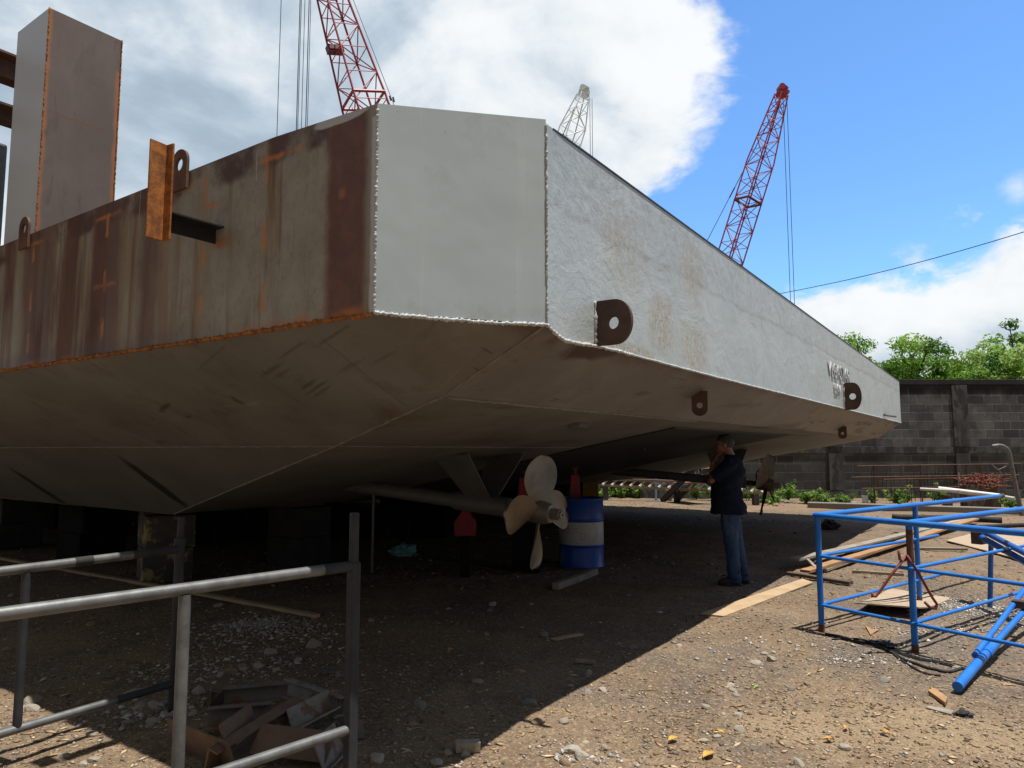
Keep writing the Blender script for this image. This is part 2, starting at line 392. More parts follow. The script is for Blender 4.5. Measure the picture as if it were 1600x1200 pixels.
strk = m.math('MULTIPLY', m.step(m.noise(15, 6, .65, m.mapv((1, 1, .05), (0, 7, 2))), .55, .68), m.step(m.noise(2.3, 4, .6, m.mapv((1, 1, .6), (3, 3, 8))), .42, .62))
c = m.mix(m.math('MULTIPLY', strk, .7), c, (.17, .075, .045))
lean = m.math('MULTIPLY', m.step(o3[1], 1.3, 2.8), .115)
pm = m.step(m.math('ADD', m.math('ADD', m.math('MULTIPLY', a1, .72), m.math('MULTIPLY', a2, .28)), lean), .565, .66)
c = m.mix(m.math('MULTIPLY', pm, .92), c, pur)
# purple corner band beside the chamfer and two broad stains further forward
band = m.box((None, .345, 2.0), (None, .60, 3.1), .03, .035, 5)
c = m.mix(m.math('MULTIPLY', band, .93), c, m.mix(m.step(m.noise(12, 6, .65), .35, .65), (.105, .038, .028), (.16, .058, .036)))
for yy, wdt in ((2.62, .17), (3.55, .22), (2.12, .09)):
    bnd = m.box((None, yy - wdt, 2.0), (None, yy + wdt, 3.1), .06, .10, 3)
    c = m.mix(m.math('MULTIPLY', bnd, .75), c, pur)
topb = m.box((None, .6, 2.88), (None, 14, 3.1), .03, .05, 6)
c = m.mix(m.math('MULTIPLY', topb, m.step(m.noise(3, 5, .6), .40, .60)), c, (.09, .043, .034))
# weld scorch marks: stiffener lines behind the plate
sc = None
nz = m.step(m.noise(9, 4, .6), .42, .58)
for yy in (1.05, 1.57, 2.62, 3.66, 4.7, 5.7):
    for zlo, zhi in ((2.80, 2.955), (2.46, 2.60), (2.16, 2.30)):
        k = m.box((None, yy - .016, zlo), (None, yy + .016, zhi), .012, .016, 20)
        sc = k if sc is None else m.mx(sc, k)
for ylo, yhi, zz in ((.78, 1.1, 2.915), (1.62, 1.9, 2.93), (2.45, 2.78, 2.935), (3.5, 3.8, 2.935), (2.48, 2.76, 2.50), (1.45, 1.62, 2.78), (4.3, 4.7, 2.93)):
    k = m.box((None, ylo, zz - .012), (None, yhi, zz + .012), .012, .016, 20); sc = m.mx(sc, k)
c = m.mix(m.math('MULTIPLY', m.math('MULTIPLY', sc, m.math('ADD', m.math('MULTIPLY', nz, .6), .4)), .85), c, (.50, .19, .045))
for yy, zz, ry, rz in ((.50, 2.63, .022, .022), (1.42, 2.56, .07, .03)):
    c = m.mix(m.math('MULTIPLY', m.spot((-.88, yy, zz), (1, ry, rz), 1.2, .7, 14), .7), c, (.36, .13, .05))
# orange bleeding along the bottom weld
low = m.math('MULTIPLY', m.step(m.math('ADD', o3[2], m.math('MULTIPLY', m.math('SUBTRACT', m.noise(4, 6, .7), .5), .12)), 2.125, 2.07), m.step(m.noise(1.5, 4, .6), .42, .62))
c = m.mix(low, c, (.52, .19, .035))
lowd = m.math('MULTIPLY', m.step(m.math('ADD', o3[2], m.math('MULTIPLY', m.math('SUBTRACT', m.noise(3, 6, .7), .5), .2)), 2.22, 2.10), m.step(o3[1], .9, 2.2))
c = m.mix(m.math('MULTIPLY', lowd, .45), c, (.105, .075, .075))
# primer and chalk
prim = m.mx(m.spot((-.88, .52, 2.985), (1, .17, .028), .3, .25, 7), m.box((None, .28, 2.0), (None, .318, 2.93), .008, .012, 10))
c = m.mix(m.math('MULTIPLY', prim, .85), c, (.52, .54, .58))
chalk = m.box((None, 1.128, 2.83), (None, 1.134, 2.985), .003, .004, 30)
drips = m.math('MULTIPLY', m.step(m.noise(26, 4, .6, m.mapv((1, 1, .03))), .685, .71), m.step(m.noise(2, 3, .5), .45, .6))
c = m.mix(m.math('MULTIPLY', m.mx(chalk, m.math('MULTIPLY', drips, .55)), .7), c, (.50, .50, .50))
m.color(c); m.put(m.b.inputs['Roughness'], m.math('ADD', m.math('MULTIPLY', pm, .2), .6))
nb = m.bump(m.noise(1.5, 3, .5), .5, .010); m.bump(m.noise(55, 5, .7), .3, .0018, nb)
M_side = m.m

m = Mt('underside_paint', .55)
o3 = m.xyz()
c = m.mix(m.step(m.noise(1.1, 6, .6), .32, .68), (.145, .142, .134), (.19, .186, .176))
c = m.mix(m.math('MULTIPLY', m.step(m.noise(3.4, 7, .68), .50, .66), .35), c, (.085, .070, .056))
brn = m.step(m.math('ADD', m.math('MULTIPLY', m.noise(1.8, 6, .65), .5), m.math('MULTIPLY', m.step(o3[1], 1.3, .1), .28)), .42, .60)
c = m.mix(m.math('MULTIPLY', brn, .5), c, (.125, .102, .080))
scr = m.math('MULTIPLY', m.step(m.noise(9, 6, .72, m.mapv((.35, 2.6, 1), rot=(0, 0, .5)), .4), .60, .66), m.step(m.noise(1.5, 3, .5, m.mapv((1, 1, 1), (5, 5, 5))), .46, .58))
c = m.mix(m.math('MULTIPLY', scr, .75), c, (.030, .020, .017))
scw = m.math('MULTIPLY', m.step(m.noise(11, 5, .7, m.mapv((.2, 3.0, 1), (7, 3, 1), (0, 0, .2)), .3), .645, .68), m.step(m.noise(1.8, 3, .5, m.mapv((1, 1, 1), (2, 8, 5))), .50, .6))
c = m.mix(m.math('MULTIPLY', scw, .5), c, (.27, .25, .22))
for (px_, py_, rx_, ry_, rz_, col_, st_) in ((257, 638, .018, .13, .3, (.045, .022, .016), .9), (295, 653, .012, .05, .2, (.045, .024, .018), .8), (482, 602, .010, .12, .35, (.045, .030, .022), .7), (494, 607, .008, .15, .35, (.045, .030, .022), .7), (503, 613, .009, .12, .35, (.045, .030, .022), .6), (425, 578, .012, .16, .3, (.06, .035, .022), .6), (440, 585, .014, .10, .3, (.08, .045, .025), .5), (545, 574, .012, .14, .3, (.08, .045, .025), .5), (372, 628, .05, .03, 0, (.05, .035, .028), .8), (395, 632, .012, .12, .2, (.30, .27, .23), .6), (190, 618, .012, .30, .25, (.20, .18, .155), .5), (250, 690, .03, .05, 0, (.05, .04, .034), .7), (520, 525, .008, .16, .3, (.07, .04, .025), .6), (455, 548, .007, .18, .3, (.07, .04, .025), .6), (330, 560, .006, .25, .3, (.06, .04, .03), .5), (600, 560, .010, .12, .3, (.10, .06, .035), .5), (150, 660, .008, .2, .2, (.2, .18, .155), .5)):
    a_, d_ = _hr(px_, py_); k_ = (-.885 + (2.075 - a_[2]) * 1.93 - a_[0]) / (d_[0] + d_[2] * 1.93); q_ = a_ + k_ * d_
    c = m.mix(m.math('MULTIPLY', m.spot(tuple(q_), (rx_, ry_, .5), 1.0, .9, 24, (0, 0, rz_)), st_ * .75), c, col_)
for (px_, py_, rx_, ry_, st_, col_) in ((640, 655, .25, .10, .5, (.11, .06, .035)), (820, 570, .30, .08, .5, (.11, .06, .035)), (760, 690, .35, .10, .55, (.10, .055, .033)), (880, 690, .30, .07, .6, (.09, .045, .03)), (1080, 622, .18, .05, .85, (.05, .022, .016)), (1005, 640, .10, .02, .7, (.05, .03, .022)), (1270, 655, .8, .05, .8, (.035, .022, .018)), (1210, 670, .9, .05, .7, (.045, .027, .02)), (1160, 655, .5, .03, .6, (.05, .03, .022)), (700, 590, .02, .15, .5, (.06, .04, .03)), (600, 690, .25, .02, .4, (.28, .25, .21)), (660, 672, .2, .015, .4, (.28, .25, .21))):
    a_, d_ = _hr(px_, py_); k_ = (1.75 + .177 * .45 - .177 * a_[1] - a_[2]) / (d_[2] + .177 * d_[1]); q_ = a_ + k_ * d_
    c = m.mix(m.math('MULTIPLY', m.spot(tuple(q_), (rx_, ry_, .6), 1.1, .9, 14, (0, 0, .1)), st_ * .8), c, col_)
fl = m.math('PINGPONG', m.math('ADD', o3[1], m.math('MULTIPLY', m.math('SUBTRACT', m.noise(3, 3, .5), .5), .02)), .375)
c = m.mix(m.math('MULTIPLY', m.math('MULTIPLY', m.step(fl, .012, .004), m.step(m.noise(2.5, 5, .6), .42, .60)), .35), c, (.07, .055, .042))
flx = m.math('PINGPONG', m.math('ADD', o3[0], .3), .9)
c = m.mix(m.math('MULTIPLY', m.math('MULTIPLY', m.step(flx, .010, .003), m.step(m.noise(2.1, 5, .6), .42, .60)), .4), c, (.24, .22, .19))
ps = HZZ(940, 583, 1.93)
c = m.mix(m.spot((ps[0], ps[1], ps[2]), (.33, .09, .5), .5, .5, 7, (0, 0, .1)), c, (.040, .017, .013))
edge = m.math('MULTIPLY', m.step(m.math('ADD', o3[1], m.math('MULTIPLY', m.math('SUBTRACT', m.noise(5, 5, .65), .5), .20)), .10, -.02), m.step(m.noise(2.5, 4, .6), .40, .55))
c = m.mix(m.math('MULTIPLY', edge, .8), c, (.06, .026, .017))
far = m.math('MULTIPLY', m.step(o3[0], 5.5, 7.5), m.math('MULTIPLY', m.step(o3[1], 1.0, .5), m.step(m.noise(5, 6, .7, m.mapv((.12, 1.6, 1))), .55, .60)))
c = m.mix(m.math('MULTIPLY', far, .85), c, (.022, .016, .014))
m.color(c); nb = m.bump(m.noise(1.3, 3, .5), .5, .014); m.bump(m.noise(45, 5, .7), .3, .002, nb)
M_under = m.m

m = Mt('bilge_plate_paint', .5)
o3 = m.xyz()
c = m.mix(m.step(m.noise(1.3, 6, .6), .32, .68), (.125, .122, .116), (.16, .157, .150))
c = m.mix(m.math('MULTIPLY', m.step(m.noise(4, 7, .7), .55, .70), .35), c, (.075, .066, .058))
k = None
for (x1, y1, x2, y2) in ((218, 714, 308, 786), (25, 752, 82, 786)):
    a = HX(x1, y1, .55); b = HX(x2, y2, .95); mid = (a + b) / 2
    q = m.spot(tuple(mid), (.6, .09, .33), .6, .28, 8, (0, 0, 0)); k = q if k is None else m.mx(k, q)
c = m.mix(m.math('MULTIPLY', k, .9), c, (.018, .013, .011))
sw = m.math('MULTIPLY', m.step(m.noise(13, 5, .7, m.mapv((1, 2.5, 1), rot=(.4, .3, 0)), .5), .645, .68), m.step(m.noise(2, 3, .5), .5, .6))
c = m.mix(m.math('MULTIPLY', sw, .6), c, (.28, .27, .25))
m.color(c); nb = m.bump(m.noise(1.3, 3, .5), .5, .012); m.bump(m.noise(45, 5, .7), .25, .002, nb)
M_bilge = m.m
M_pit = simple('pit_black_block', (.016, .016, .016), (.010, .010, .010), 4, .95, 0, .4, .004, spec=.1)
M_weld_white = simple('painted_weld_bead', (.52, .545, .555), (.42, .44, .45), 20, .5, 0, .5, .004, (.40, .38, .34), .70)
M_weld_tan = simple('dull_weld_bead', (.22, .195, .165), (.155, .135, .11), 16, .7, 0, .5, .003)
M_dark_panel = simple('dark_grey_panel', (.026, .029, .031), (.020, .022, .024), 1.2, .6, 0, .2, .004)
M_grey_shaft = simple('grey_primer', (.12, .123, .125), (.095, .097, .098), 4, .55, 0, .2, .002, (.13, .12, .11), .70)
M_bronze = simple('weathered_bronze', (.29, .225, .14), (.19, .15, .10), 3.5, .5, .35, .3, .002, (.22, .18, .13), .64)
M_bronze_pale = simple('polished_grey_bronze', (.27, .262, .235), (.17, .165, .15), 3.5, .5, .4, .3, .002, (.25, .24, .21), .66)
M_bronze_old = simple('fouled_brown_bronze', (.12, .09, .06), (.07, .052, .04), 6, .8, .1, .5, .003, (.30, .25, .19), .66)
m = Mt('column_rust_face', .65)
o3 = m.xyz()
c = m.mix(m.step(m.noise(2.4, 6, .62, m.mapv((1, 1, .5))), .3, .7), (.128, .094, .080), (.165, .126, .108))
c = m.mix(m.math('MULTIPLY', m.step(m.noise(5, 6, .65, m.mapv((1.2, 1, .25), rot=(0, .3, 0)), 1.2), .54, .66), .5), c, (.078, .056, .052))
c = m.mix(m.math('MULTIPLY', m.step(m.noise(3, 5, .6, m.mapv((1, 1, .3), (3, 0, 0))), .56, .7), .5), c, (.145, .125, .118))
M_COLFACE = m; COLC = c
M_col_white = simple('pale_grey_paint', (.64, .71, .79), (.59, .66, .74), 1.0, .45, 0, .1, .002)

# ------------------------------------------------------------------ barge
barge = thing('barge', 'big grey and rusted steel barge raised on blocks, with bronze propellers under its stern', 'barge', (O[0], O[1], 0), HA)
LB, XF, XA, ZB, ZD = 30.0, 14.8, -.885, 2.075, 3.012
XM = (XA + XF) / 2
def hb(mb, name, mat, parent=barge, **k): return mb.build(name, mat, parent, local=True, **k)
# plan of the stern edge with pixel-fitted heights
def zat(x, y, line):                     # height whose projection lies on photo line (x1,y1)-(x2,y2)
    lo, hi = 1.6, 3.6
    for _ in range(40):
        z = (lo + hi) / 2; p = HW(x, y, z); d = p.y * CT + (z - CZ) * ST
        px = 800 + F * p.x / d; py = 600 - F * (-p.y * ST + (z - CZ) * CT) / d
        ly = np.interp(px, [q[0] for q in line], [q[1] for q in line])
        if py > ly: lo = z
        else: hi = z
    return z
B0 = (-.09, -.065)
TOPL = [(700, 82), (852, 192), (1407, 597), (1600, 738)]
BOTL = [(700, 500), (853, 505), (868, 522), (885, 533), (940, 541), (1100, 584), (1408, 660.5), (1600, 708)]
ssx = [B0[0], .0, .12, .3, .6, 1.0, 1.6, 2.4, 3.5, 5, 7, 9, 11, 12.6, 13.97]
def sy(x): return -.065 * max(0, 1 - (x + .09) / .7) ** 1.5
stern_pts = [(x, sy(x), zat(x, sy(x), BOTL), zat(x, sy(x), TOPL)) for x in ssx]
ZC = stern_pts[-1][2]; ZCT = stern_pts[-1][3]
zbB, ztB = stern_pts[0][2], stern_pts[0][3] + .02
A_ = (XA, .29)
ztA = HX(586, 163, XA)[2]
# stern plate (a slab 14 mm thick)
mb = MB(); NZ = 6
rows = []
for (x, y, zb_, zt_) in stern_pts:
    rows.append([(x, y, zb_ + (zt_ - zb_) * k / NZ) for k in range(NZ + 1)])
mb.v = [Vector(p) for r in rows for p in r]
mb.f = [(i * (NZ + 1) + k, (i + 1) * (NZ + 1) + k, (i + 1) * (NZ + 1) + k + 1, i * (NZ + 1) + k + 1) for i in range(len(rows) - 1) for k in range(NZ)]
mb.mi = [0] * len(mb.f)
stern = hb(mb, 'stern_plate', M_stern)
mb = MB(); mb.add([(A_[0], A_[1], ZB), (B0[0], B0[1], zbB), (B0[0], B0[1], ztB), (A_[0], A_[1], ztA)], [(0, 1, 2, 3)])
cham = hb(mb, 'corner_plate', M_cham)
mb = MB(); mb.add([(XF, .3, ZC), (13.97, 0, ZC), (13.97, 0, ZCT), (XF, .3, ZCT)], [(3, 2, 1, 0)])
hb(mb, 'corner_plate', M_cham)
# side plates
mb = MB(); ys = [A_[1], 1, 2, 3, 4.5, 7, 12, 20, LB]; r2 = []
for y in ys:
    b = .0 if y > 1 else 0
    r2.append([(XA, y, ZB + (0 if y > .5 else 0)), (XA, y, 2.4), (XA, y, 2.7), (XA, y, ztA if y < .5 else ZD + .006)])
mb.v = [Vector(p) for r in r2 for p in r]; mb.f = [(i * 4 + k + 1, (i + 1) * 4 + k + 1, (i + 1) * 4 + k, i * 4 + k) for i in range(len(ys) - 1) for k in range(3)]; mb.mi = [0] * len(mb.f)
side = hb(mb, 'side_plate', M_side)
mb = MB(); mb.add([(XF, .3, ZC), (XF, LB, ZC), (XF, LB, ZD), (XF, .3, ZCT)], [(0, 1, 2, 3)]); hb(mb, 'side_plate', M_side)
mb = MB(); mb.add([(XA, LB, ZB), (XF, LB, ZC), (XF, LB, ZD), (XA, LB, ZD), (1.1, LB, .85), (XF - 2, LB, .85)], [(0, 3, 2, 1), (0, 1, 5, 4)]); hb(mb, 'bow_plate', M_stern)
# deck with a small dark overhanging edge
dk = [(XA + .006, ys[0] + .01, ztA - .05)] + [(B0[0] + .01, B0[1] + .012, ztB - .06)] + [(x, y - .005 * min(1, i / 2 + .3), zt_ + .003) for i, (x, y, zb_, zt_) in enumerate(stern_pts[1:])] + [(XF, .3, ZCT), (XF, LB, ZD), (XA + .006, LB, ZD - .006)]
ns_ = len(stern_pts)
mb = MB(); top = [Vector(p) for p in dk]; bot = [Vector((p[0], p[1], p[2] - .010)) for p in dk]
cen = Vector((XM, 8, ZD)); n = len(dk)
mb.add(top + bot + [cen, cen - Vector((0, 0, .014))], [(i, (i + 1) % n, 2 * n) for i in range(n)] + [(n + (i + 1) % n, n + i, 2 * n + 1) for i in range(n)] + [(i, n + i, n + (i + 1) % n, (i + 1) % n) for i in range(n)])
deck = hb(mb, 'deck', M_black_steel)
# underside: rake plates, bilge plates, flat bottom (mirrored at XM)
K1, K2, D = (-.25, .45, 1.765), (.17, 1.71, 1.525), (1.08, 5.15, .85)
mirx = lambda p: (2 * XM - p[0], p[1], p[2])
def poly(mat, name, polys, parent=barge, sub=0):
    mb = MB()
    for p in polys: mb.add(p, [tuple(range(len(p)))])
    return hb(mb, name, mat, parent)
sb = [(x, y, zb_) for (x, y, zb_, zt_) in stern_pts]
strip = []
sx = [-.25 + (2 * (XM) + .5 - 0) * 0 + (K1[0] + (mirx(K1)[0] - K1[0]) * (x - sb[0][0]) / (sb[-1][0] - sb[0][0])) for (x, y, z) in sb]
sx = [K1[0] + (mirx(K1)[0] - K1[0]) * (q[0] - sb[0][0]) / (sb[-1][0] - sb[0][0]) for q in sb]
for i in range(len(sb) - 1):
    strip.append([sb[i], (sx[i], K1[1], K1[2]), (sx[i + 1], K1[1], K1[2]), sb[i + 1]])
R1 = strip + [[K1, K2, mirx(K2), mirx(K1)], [K2, D, mirx(D), mirx(K2)]]
UP = [[(A_[0], A_[1], ZB), K1, sb[0]], [(A_[0], A_[1], ZB), (XA, LB, ZB), (K2[0], LB, K2[2]), K2, K1]]
UPF = [[(XF, .3, ZC), sb[-1], mirx(K1)], [(XF, .3, ZC), mirx(K1), mirx(K2), (mirx(K2)[0], LB, K2[2]), (XF, LB, ZC)]]
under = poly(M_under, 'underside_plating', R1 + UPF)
mb = MB(); A3 = (A_[0], A_[1], ZB); K1b = tuple((Vector(K1) + Vector(K2)) / 2); A2 = (XA, 1.25, ZB)
mb.add([A3, sb[0], K1, K1b, A2, K2, (K2[0], LB, K2[2]), (XA, LB, ZB)], [(0, 2, 1), (0, 3, 2), (0, 4, 3), (4, 7, 6, 5, 3)])
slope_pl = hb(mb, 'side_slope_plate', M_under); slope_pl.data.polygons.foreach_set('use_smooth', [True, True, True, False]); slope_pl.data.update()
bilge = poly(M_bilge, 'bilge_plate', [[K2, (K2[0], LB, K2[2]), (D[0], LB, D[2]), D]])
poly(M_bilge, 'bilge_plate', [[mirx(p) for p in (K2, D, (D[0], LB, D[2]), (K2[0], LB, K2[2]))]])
poly(M_block_dark, 'bottom_plate', [[D, (D[0], LB, D[2]), mirx((D[0], LB, D[2])), mirx(D)]])
def rakez(y):
    if y < K1[1]: return ZB + (K1[2] - ZB) * y / K1[1]
    if y < K2[1]: return K1[2] + (K2[2] - K1[2]) * (y - K1[1]) / (K2[1] - K1[1])
    if y < D[1]: return K2[2] + (D[2] - K2[2]) * (y - K2[1]) / (D[1] - K2[1])
    return D[2]
def sub_line(a, b, step):
    a, b = Vector(a), Vector(b); n_ = max(1, int((b - a).length / step)); return [a.lerp(b, i / n_) for i in range(n_ + 1)]
def weld(name, path, r, mat, parent, step=.014, jit=.35, seed=1):
    rr = random.Random(seed); pts = []
    for a, b in zip(path[:-1], path[1:]): pts += sub_line(a, b, step)[:-1]
    pts.append(Vector(path[-1])); q = 0; P = []; RR = []
    for p in pts:
        q = .8 * q + .2 * rr.uniform(-1, 1)
        P.append(p + Vector((rr.uniform(-1, 1), rr.uniform(-1, 1), rr.uniform(-1, 1))) * r * jit * .5 + Vector((0, 0, q * r * jit * 1.2)))
        RR.append(r * (1 + rr.uniform(-jit, jit)))
    mb = MB(); mb.tube(P, RR, 6); return hb(mb, name, mat, parent, smooth=True)
weld('weld_bead', [(A_[0] - .002, A_[1] - .004, ZB), (A_[0] - .002, A_[1] - .004, ztA - .03)], .0052, M_weld_white, cham, .005, .7, 3)
weld('weld_bead', [(B0[0], B0[1] - .003, zbB), (B0[0], B0[1] - .003, ztB - .03)], .0055, M_weld_white, stern, .008, .6, 4)
weld('weld_bead', [(A_[0], A_[1], ZB - .004)] + [(A_[0] + (B0[0] - A_[0]) * t, A_[1] + (B0[1] - A_[1]) * t, ZB + (zbB - ZB) * t - .012 * math.sin(3 * t)) for t in (.3, .6, .85)] + [(B0[0], B0[1], zbB - .004)], .0085, M_weld_white, cham, .006, .5, 5)
weld('weld_bead', [(x, y - .002, z - .004) for (x, y, z) in sb[:6]], .009, M_weld_white, stern, .007, .45, 6)
weld('weld_bead', [(x, y - .002, z - .003) for (x, y, z) in sb[5:]], .008, M_weld_white, stern, .03, .3, 7)
weld('weld_bead', [(XA - .003, y, ZB - .008) for y in (.3, 1, 2, 3, 4, 6, 9)], .009, M_orange_rust, side, .008, .6, 8)
weld('weld_bead', [(K1[0] + .04, K1[1], K1[2] - .002), (1.4, .46, K1[2] - .006), (3.3, .47, K1[2] - .006)], .009, M_weld_tan, under, .03, .3, 9)
weld('weld_bead', [sb[0], K1, K2, (D[0], D[1], D[2])], .008, M_weld_tan, under, .03, .4, 10)
weld('weld_bead', [(K2[0], K2[1], K2[2] - .002), (K2[0], 12, K2[2] - .002)], .006, M_weld_tan, bilge, .04, .3, 11)
weld('weld_bead', [(K2[0], K2[1], K2[2] - .002), (3.38, K2[1], K2[2] - .002)], .004, M_weld_tan, under, .04, .3, 12)
weld('weld_bead', [(D[0] + .02, D[1], D[2]), (D[0], 12, D[2])], .007, M_weld_tan, bilge, .05, .3, 13)
# dark grey panel lying on the rake plates between the propellers
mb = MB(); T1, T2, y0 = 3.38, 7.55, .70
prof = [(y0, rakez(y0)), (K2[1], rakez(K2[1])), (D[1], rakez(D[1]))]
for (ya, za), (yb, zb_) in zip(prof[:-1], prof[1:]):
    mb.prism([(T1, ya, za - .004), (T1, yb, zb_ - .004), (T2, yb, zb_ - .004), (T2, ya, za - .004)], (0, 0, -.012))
hb(mb, 'centre_panel', M_dark_panel)
mb = MB(); mb.box((4.5, 1.55, rakez(1.55) - .05), (.03, .06, .03)); hb(mb, 'zinc_anode', M_block_dark)
q = HZZ(903, 676, 1.63); mb = MB(); mb.box((q[0], q[1], rakez(q[1]) - .018), (.14, .10, .035), Matrix.Rotation(-.18, 3, 'X')); hb(mb, 'anode_plate', M_grey_shaft, bevel=.004)

# towing lugs: D-shaped plates standing off the stern
def dplate(c0, e, up, ext, hgt, hole, hr, thick, nrm, square=.35):
    """plate in plane (e outwards, up), rounded outer end, with a hole; returns MB"""
    c0, e, up, nrm = Vector(c0), Vector(e), Vector(up), Vector(nrm)
    h2 = hgt / 2; outer = []
    r = min(h2, ext * (1 - square)); N = 32
    pts = []
    flat = ext - r
    for k in range(N):
        a = 2 * math.pi * k / N
        # ray from hole centre to the outline (rounded box)
        dx, dy = math.cos(a), math.sin(a); lo, hi = 0, 3 * max(ext, hgt)
        def inside(x, y):
            if x < 0 or x > ext or abs(y) > h2: return False
            if x > flat:
                t = (x - flat) / max(r, 1e-6); return abs(y) <= h2 * math.sqrt(max(0, 1 - t ** 2.2))
            return True
        for _ in range(36):
            mid = (lo + hi) / 2
            if inside(hole[0] + dx * mid, hole[1] + dy * mid): lo = mid
            else: hi = mid
        outer.append((hole[0] + dx * lo, hole[1] + dy * lo))
    inner = [(hole[0] + hr * math.cos(2 * math.pi * k / N), hole[1] + hr * math.sin(2 * math.pi * k / N)) for k in range(N)]
    # snap corner points of the welded edge
    for cy in (-h2, h2):
        i = min(range(N), key=lambda j: (outer[j][0]) ** 2 + (outer[j][1] - cy) ** 2); outer[i] = (0, cy)
    P = lambda p, s: c0 + e * p[0] + up * p[1] + nrm * (thick * s)
    vs = [P(p, -.5) for p in outer] + [P(p, -.5) for p in inner] + [P(p, .5) for p in outer] + [P(p, .5) for p in inner]
    fs = []
    for k in range(N):
        j = (k + 1) % N
        fs += [(k, j, N + j, N + k), (2 * N + j, 2 * N + k, 3 * N + k, 3 * N + j), (j, k, 2 * N + k, 2 * N + j), (N + k, N + j, 3 * N + j, 3 * N + k)]
    mb = MB(); mb.add(vs, fs); return mb
for (xx, zlo, zhi, ext) in ((.525, 2.075, 2.325, .22), (7.74, 2.05, 2.425, .225)):
    zc, hh = (zlo + zhi) / 2, zhi - zlo
    o = hb(dplate((xx, sy(xx) - .002, zc), (0, -1, 0), (0, 0, 1), ext, hh, (ext * .50, -.005), .035 if xx < 1 else .044, .028, (1, 0, 0), .52), 'towing_lug', M_rust_dark)
    weld('weld_bead', [(xx - .018, sy(xx) - .006, zlo), (xx - .018, sy(xx) - .006, zhi)], .011, M_weld_white, o, .012, .5, 20)
for (px, py, sc_) in ((1093, 622, 1.0), (1316, 669, 1.0)):
    q = HY(px, py, .16 if px < 1200 else .3); zz = rakez(q[1]) + .005
    hb(dplate((q[0], q[1], zz), (0, 0, -1), (.25, -.97, 0) if px < 1200 else (.3, -.95, 0), .20, .125, (.115, 0), .024, .022, (.97, .25, 0) if px < 1200 else (.95, .3, 0), .5), 'lifting_lug', M_rust_dark)
for (px, py) in ((38, 370), (281, 272)):
    q = HX(px, py, XA - .012)
    hb(dplate((XA - .012, q[1], 2.92), (0, 0, 1), (0, -1, 0), .23, .155, (.145, 0), .036, .016, (1, 0, 0), .45), 'pad_eye', M_rust)
q = HY(1386, 650, 0); mb = MB(); mb.tube([(q[0] - .5, -.02, q[2] - .0), (q[0] + .35, -.10, q[2])], .02, 8); hb(mb, 'stub_pipe', M_galv)
# raised welded name on the stern
def lettering(txt, x, z, hgt, wid):
    cu = bpy.data.curves.new('lettering', 'FONT'); cu.body = txt; cu.size = 1; cu.extrude = .012; cu.bevel_depth = 0
    t = bpy.data.objects.new('lettering_tmp', cu); COL.objects.link(t); dg = bpy.context.evaluated_depsgraph_get()
    me = bpy.data.meshes.new_from_object(t.evaluated_get(dg)); bpy.data.objects.remove(t)
    xs = [v.co.x for v in me.vertices]; zs = [v.co.y for v in me.vertices]
    sx_, sz = wid / (max(xs) - min(xs)), hgt / (max(zs) - min(zs))
    for v in me.vertices: v.co = Vector((x + (v.co.x - min(xs)) * sx_, -.004 - (v.co.z + .012) * .45, z + (v.co.y - min(zs)) * sz))
    o = bpy.data.objects.new('lettering', me); COL.objects.link(o); o.parent = barge; me.materials.append(M_weld_white); return o
a = HY(1293, 582, 0); b = HY(1327, 600, 0)
lettering('VEGASTAR', a[0], 2.445, .20, b[0] - a[0])
a = HY(1302, 604, 0); b = HY(1312, 608, 0)
lettering('BLAV', a[0], 2.235, .14, b[0] - a[0])

# rusted angle bracket standing off the side
arm_in = HX(338, 380, XA); yb_ = arm_in[1]; zb_ = arm_in[2]
arm_out = HY(272, 362, yb_); xo = arm_out[0]
tp = HY(250, 224, yb_); bt = HY(250, 377, yb_)
br = None
mb = MB(); x0 = xo; zt_, zl = tp[2], bt[2]
x0 -= .055; mb.box((x0 - .047, yb_ - .006, (zt_ + zl) / 2), (.094, .010, zt_ - zl)); mb.box((x0 - .004, yb_ - .030, (zt_ + zl) / 2), (.010, .058, zt_ - zl))
mb.v = [Matrix.Rotation(.12, 4, 'Z') @ (p - Vector((x0, yb_, 0))) + Vector((x0, yb_, 0)) for p in mb.v]
br = hb(mb, 'angle_bracket', M_orange_rust, bevel=.003)
mb = MB(); mb.box(((xo + XA) / 2 - .02, yb_ + .01, zb_ + .035), (XA - xo + .04, .008, .075)); mb.box(((xo + XA) / 2 - .02, yb_ - .028, zb_ + .074), (XA - xo + .04, .07, .008))
hb(mb, 'bracket_arm', M_black_steel, br)

# tall box column on deck
CX = -.76
e1 = HX(66, 190, CX); cy0 = e1[1]; ctop = HX(77, 12, CX)[2]
cx1 = HY(184, 190, cy0)[0]; cy1 = HX(17, 215, CX)[1]
print('column', CX, cx1, cy0, cy1, ctop)
mc = M_COLFACE; zmid = HX(66, 172, CX)[2]
seam = mc.mx(mc.math('MULTIPLY', mc.box((None, None, zmid - .008 + 0) if False else (CX + .03, None, zmid - .008), (CX + .85 * (cx1 - CX), None, zmid + .008), .008, .01, 9), .8))
edgeb = mc.mx(mc.box((CX - .02, None, 2.9), (CX + .022, None, 8), .015, .025, 9), mc.box((cx1 - .028, None, 2.9), (cx1 + .02, None, 4.6), .018, .03, 7))
c = mc.mix(mc.math('MULTIPLY', edgeb, .8), COLC, (.40, .155, .05)); c = mc.mix(seam, c, (.17, .075, .05))
mc.color(c); mc.bump(mc.noise(2.0, 4, .6), .4, .01)
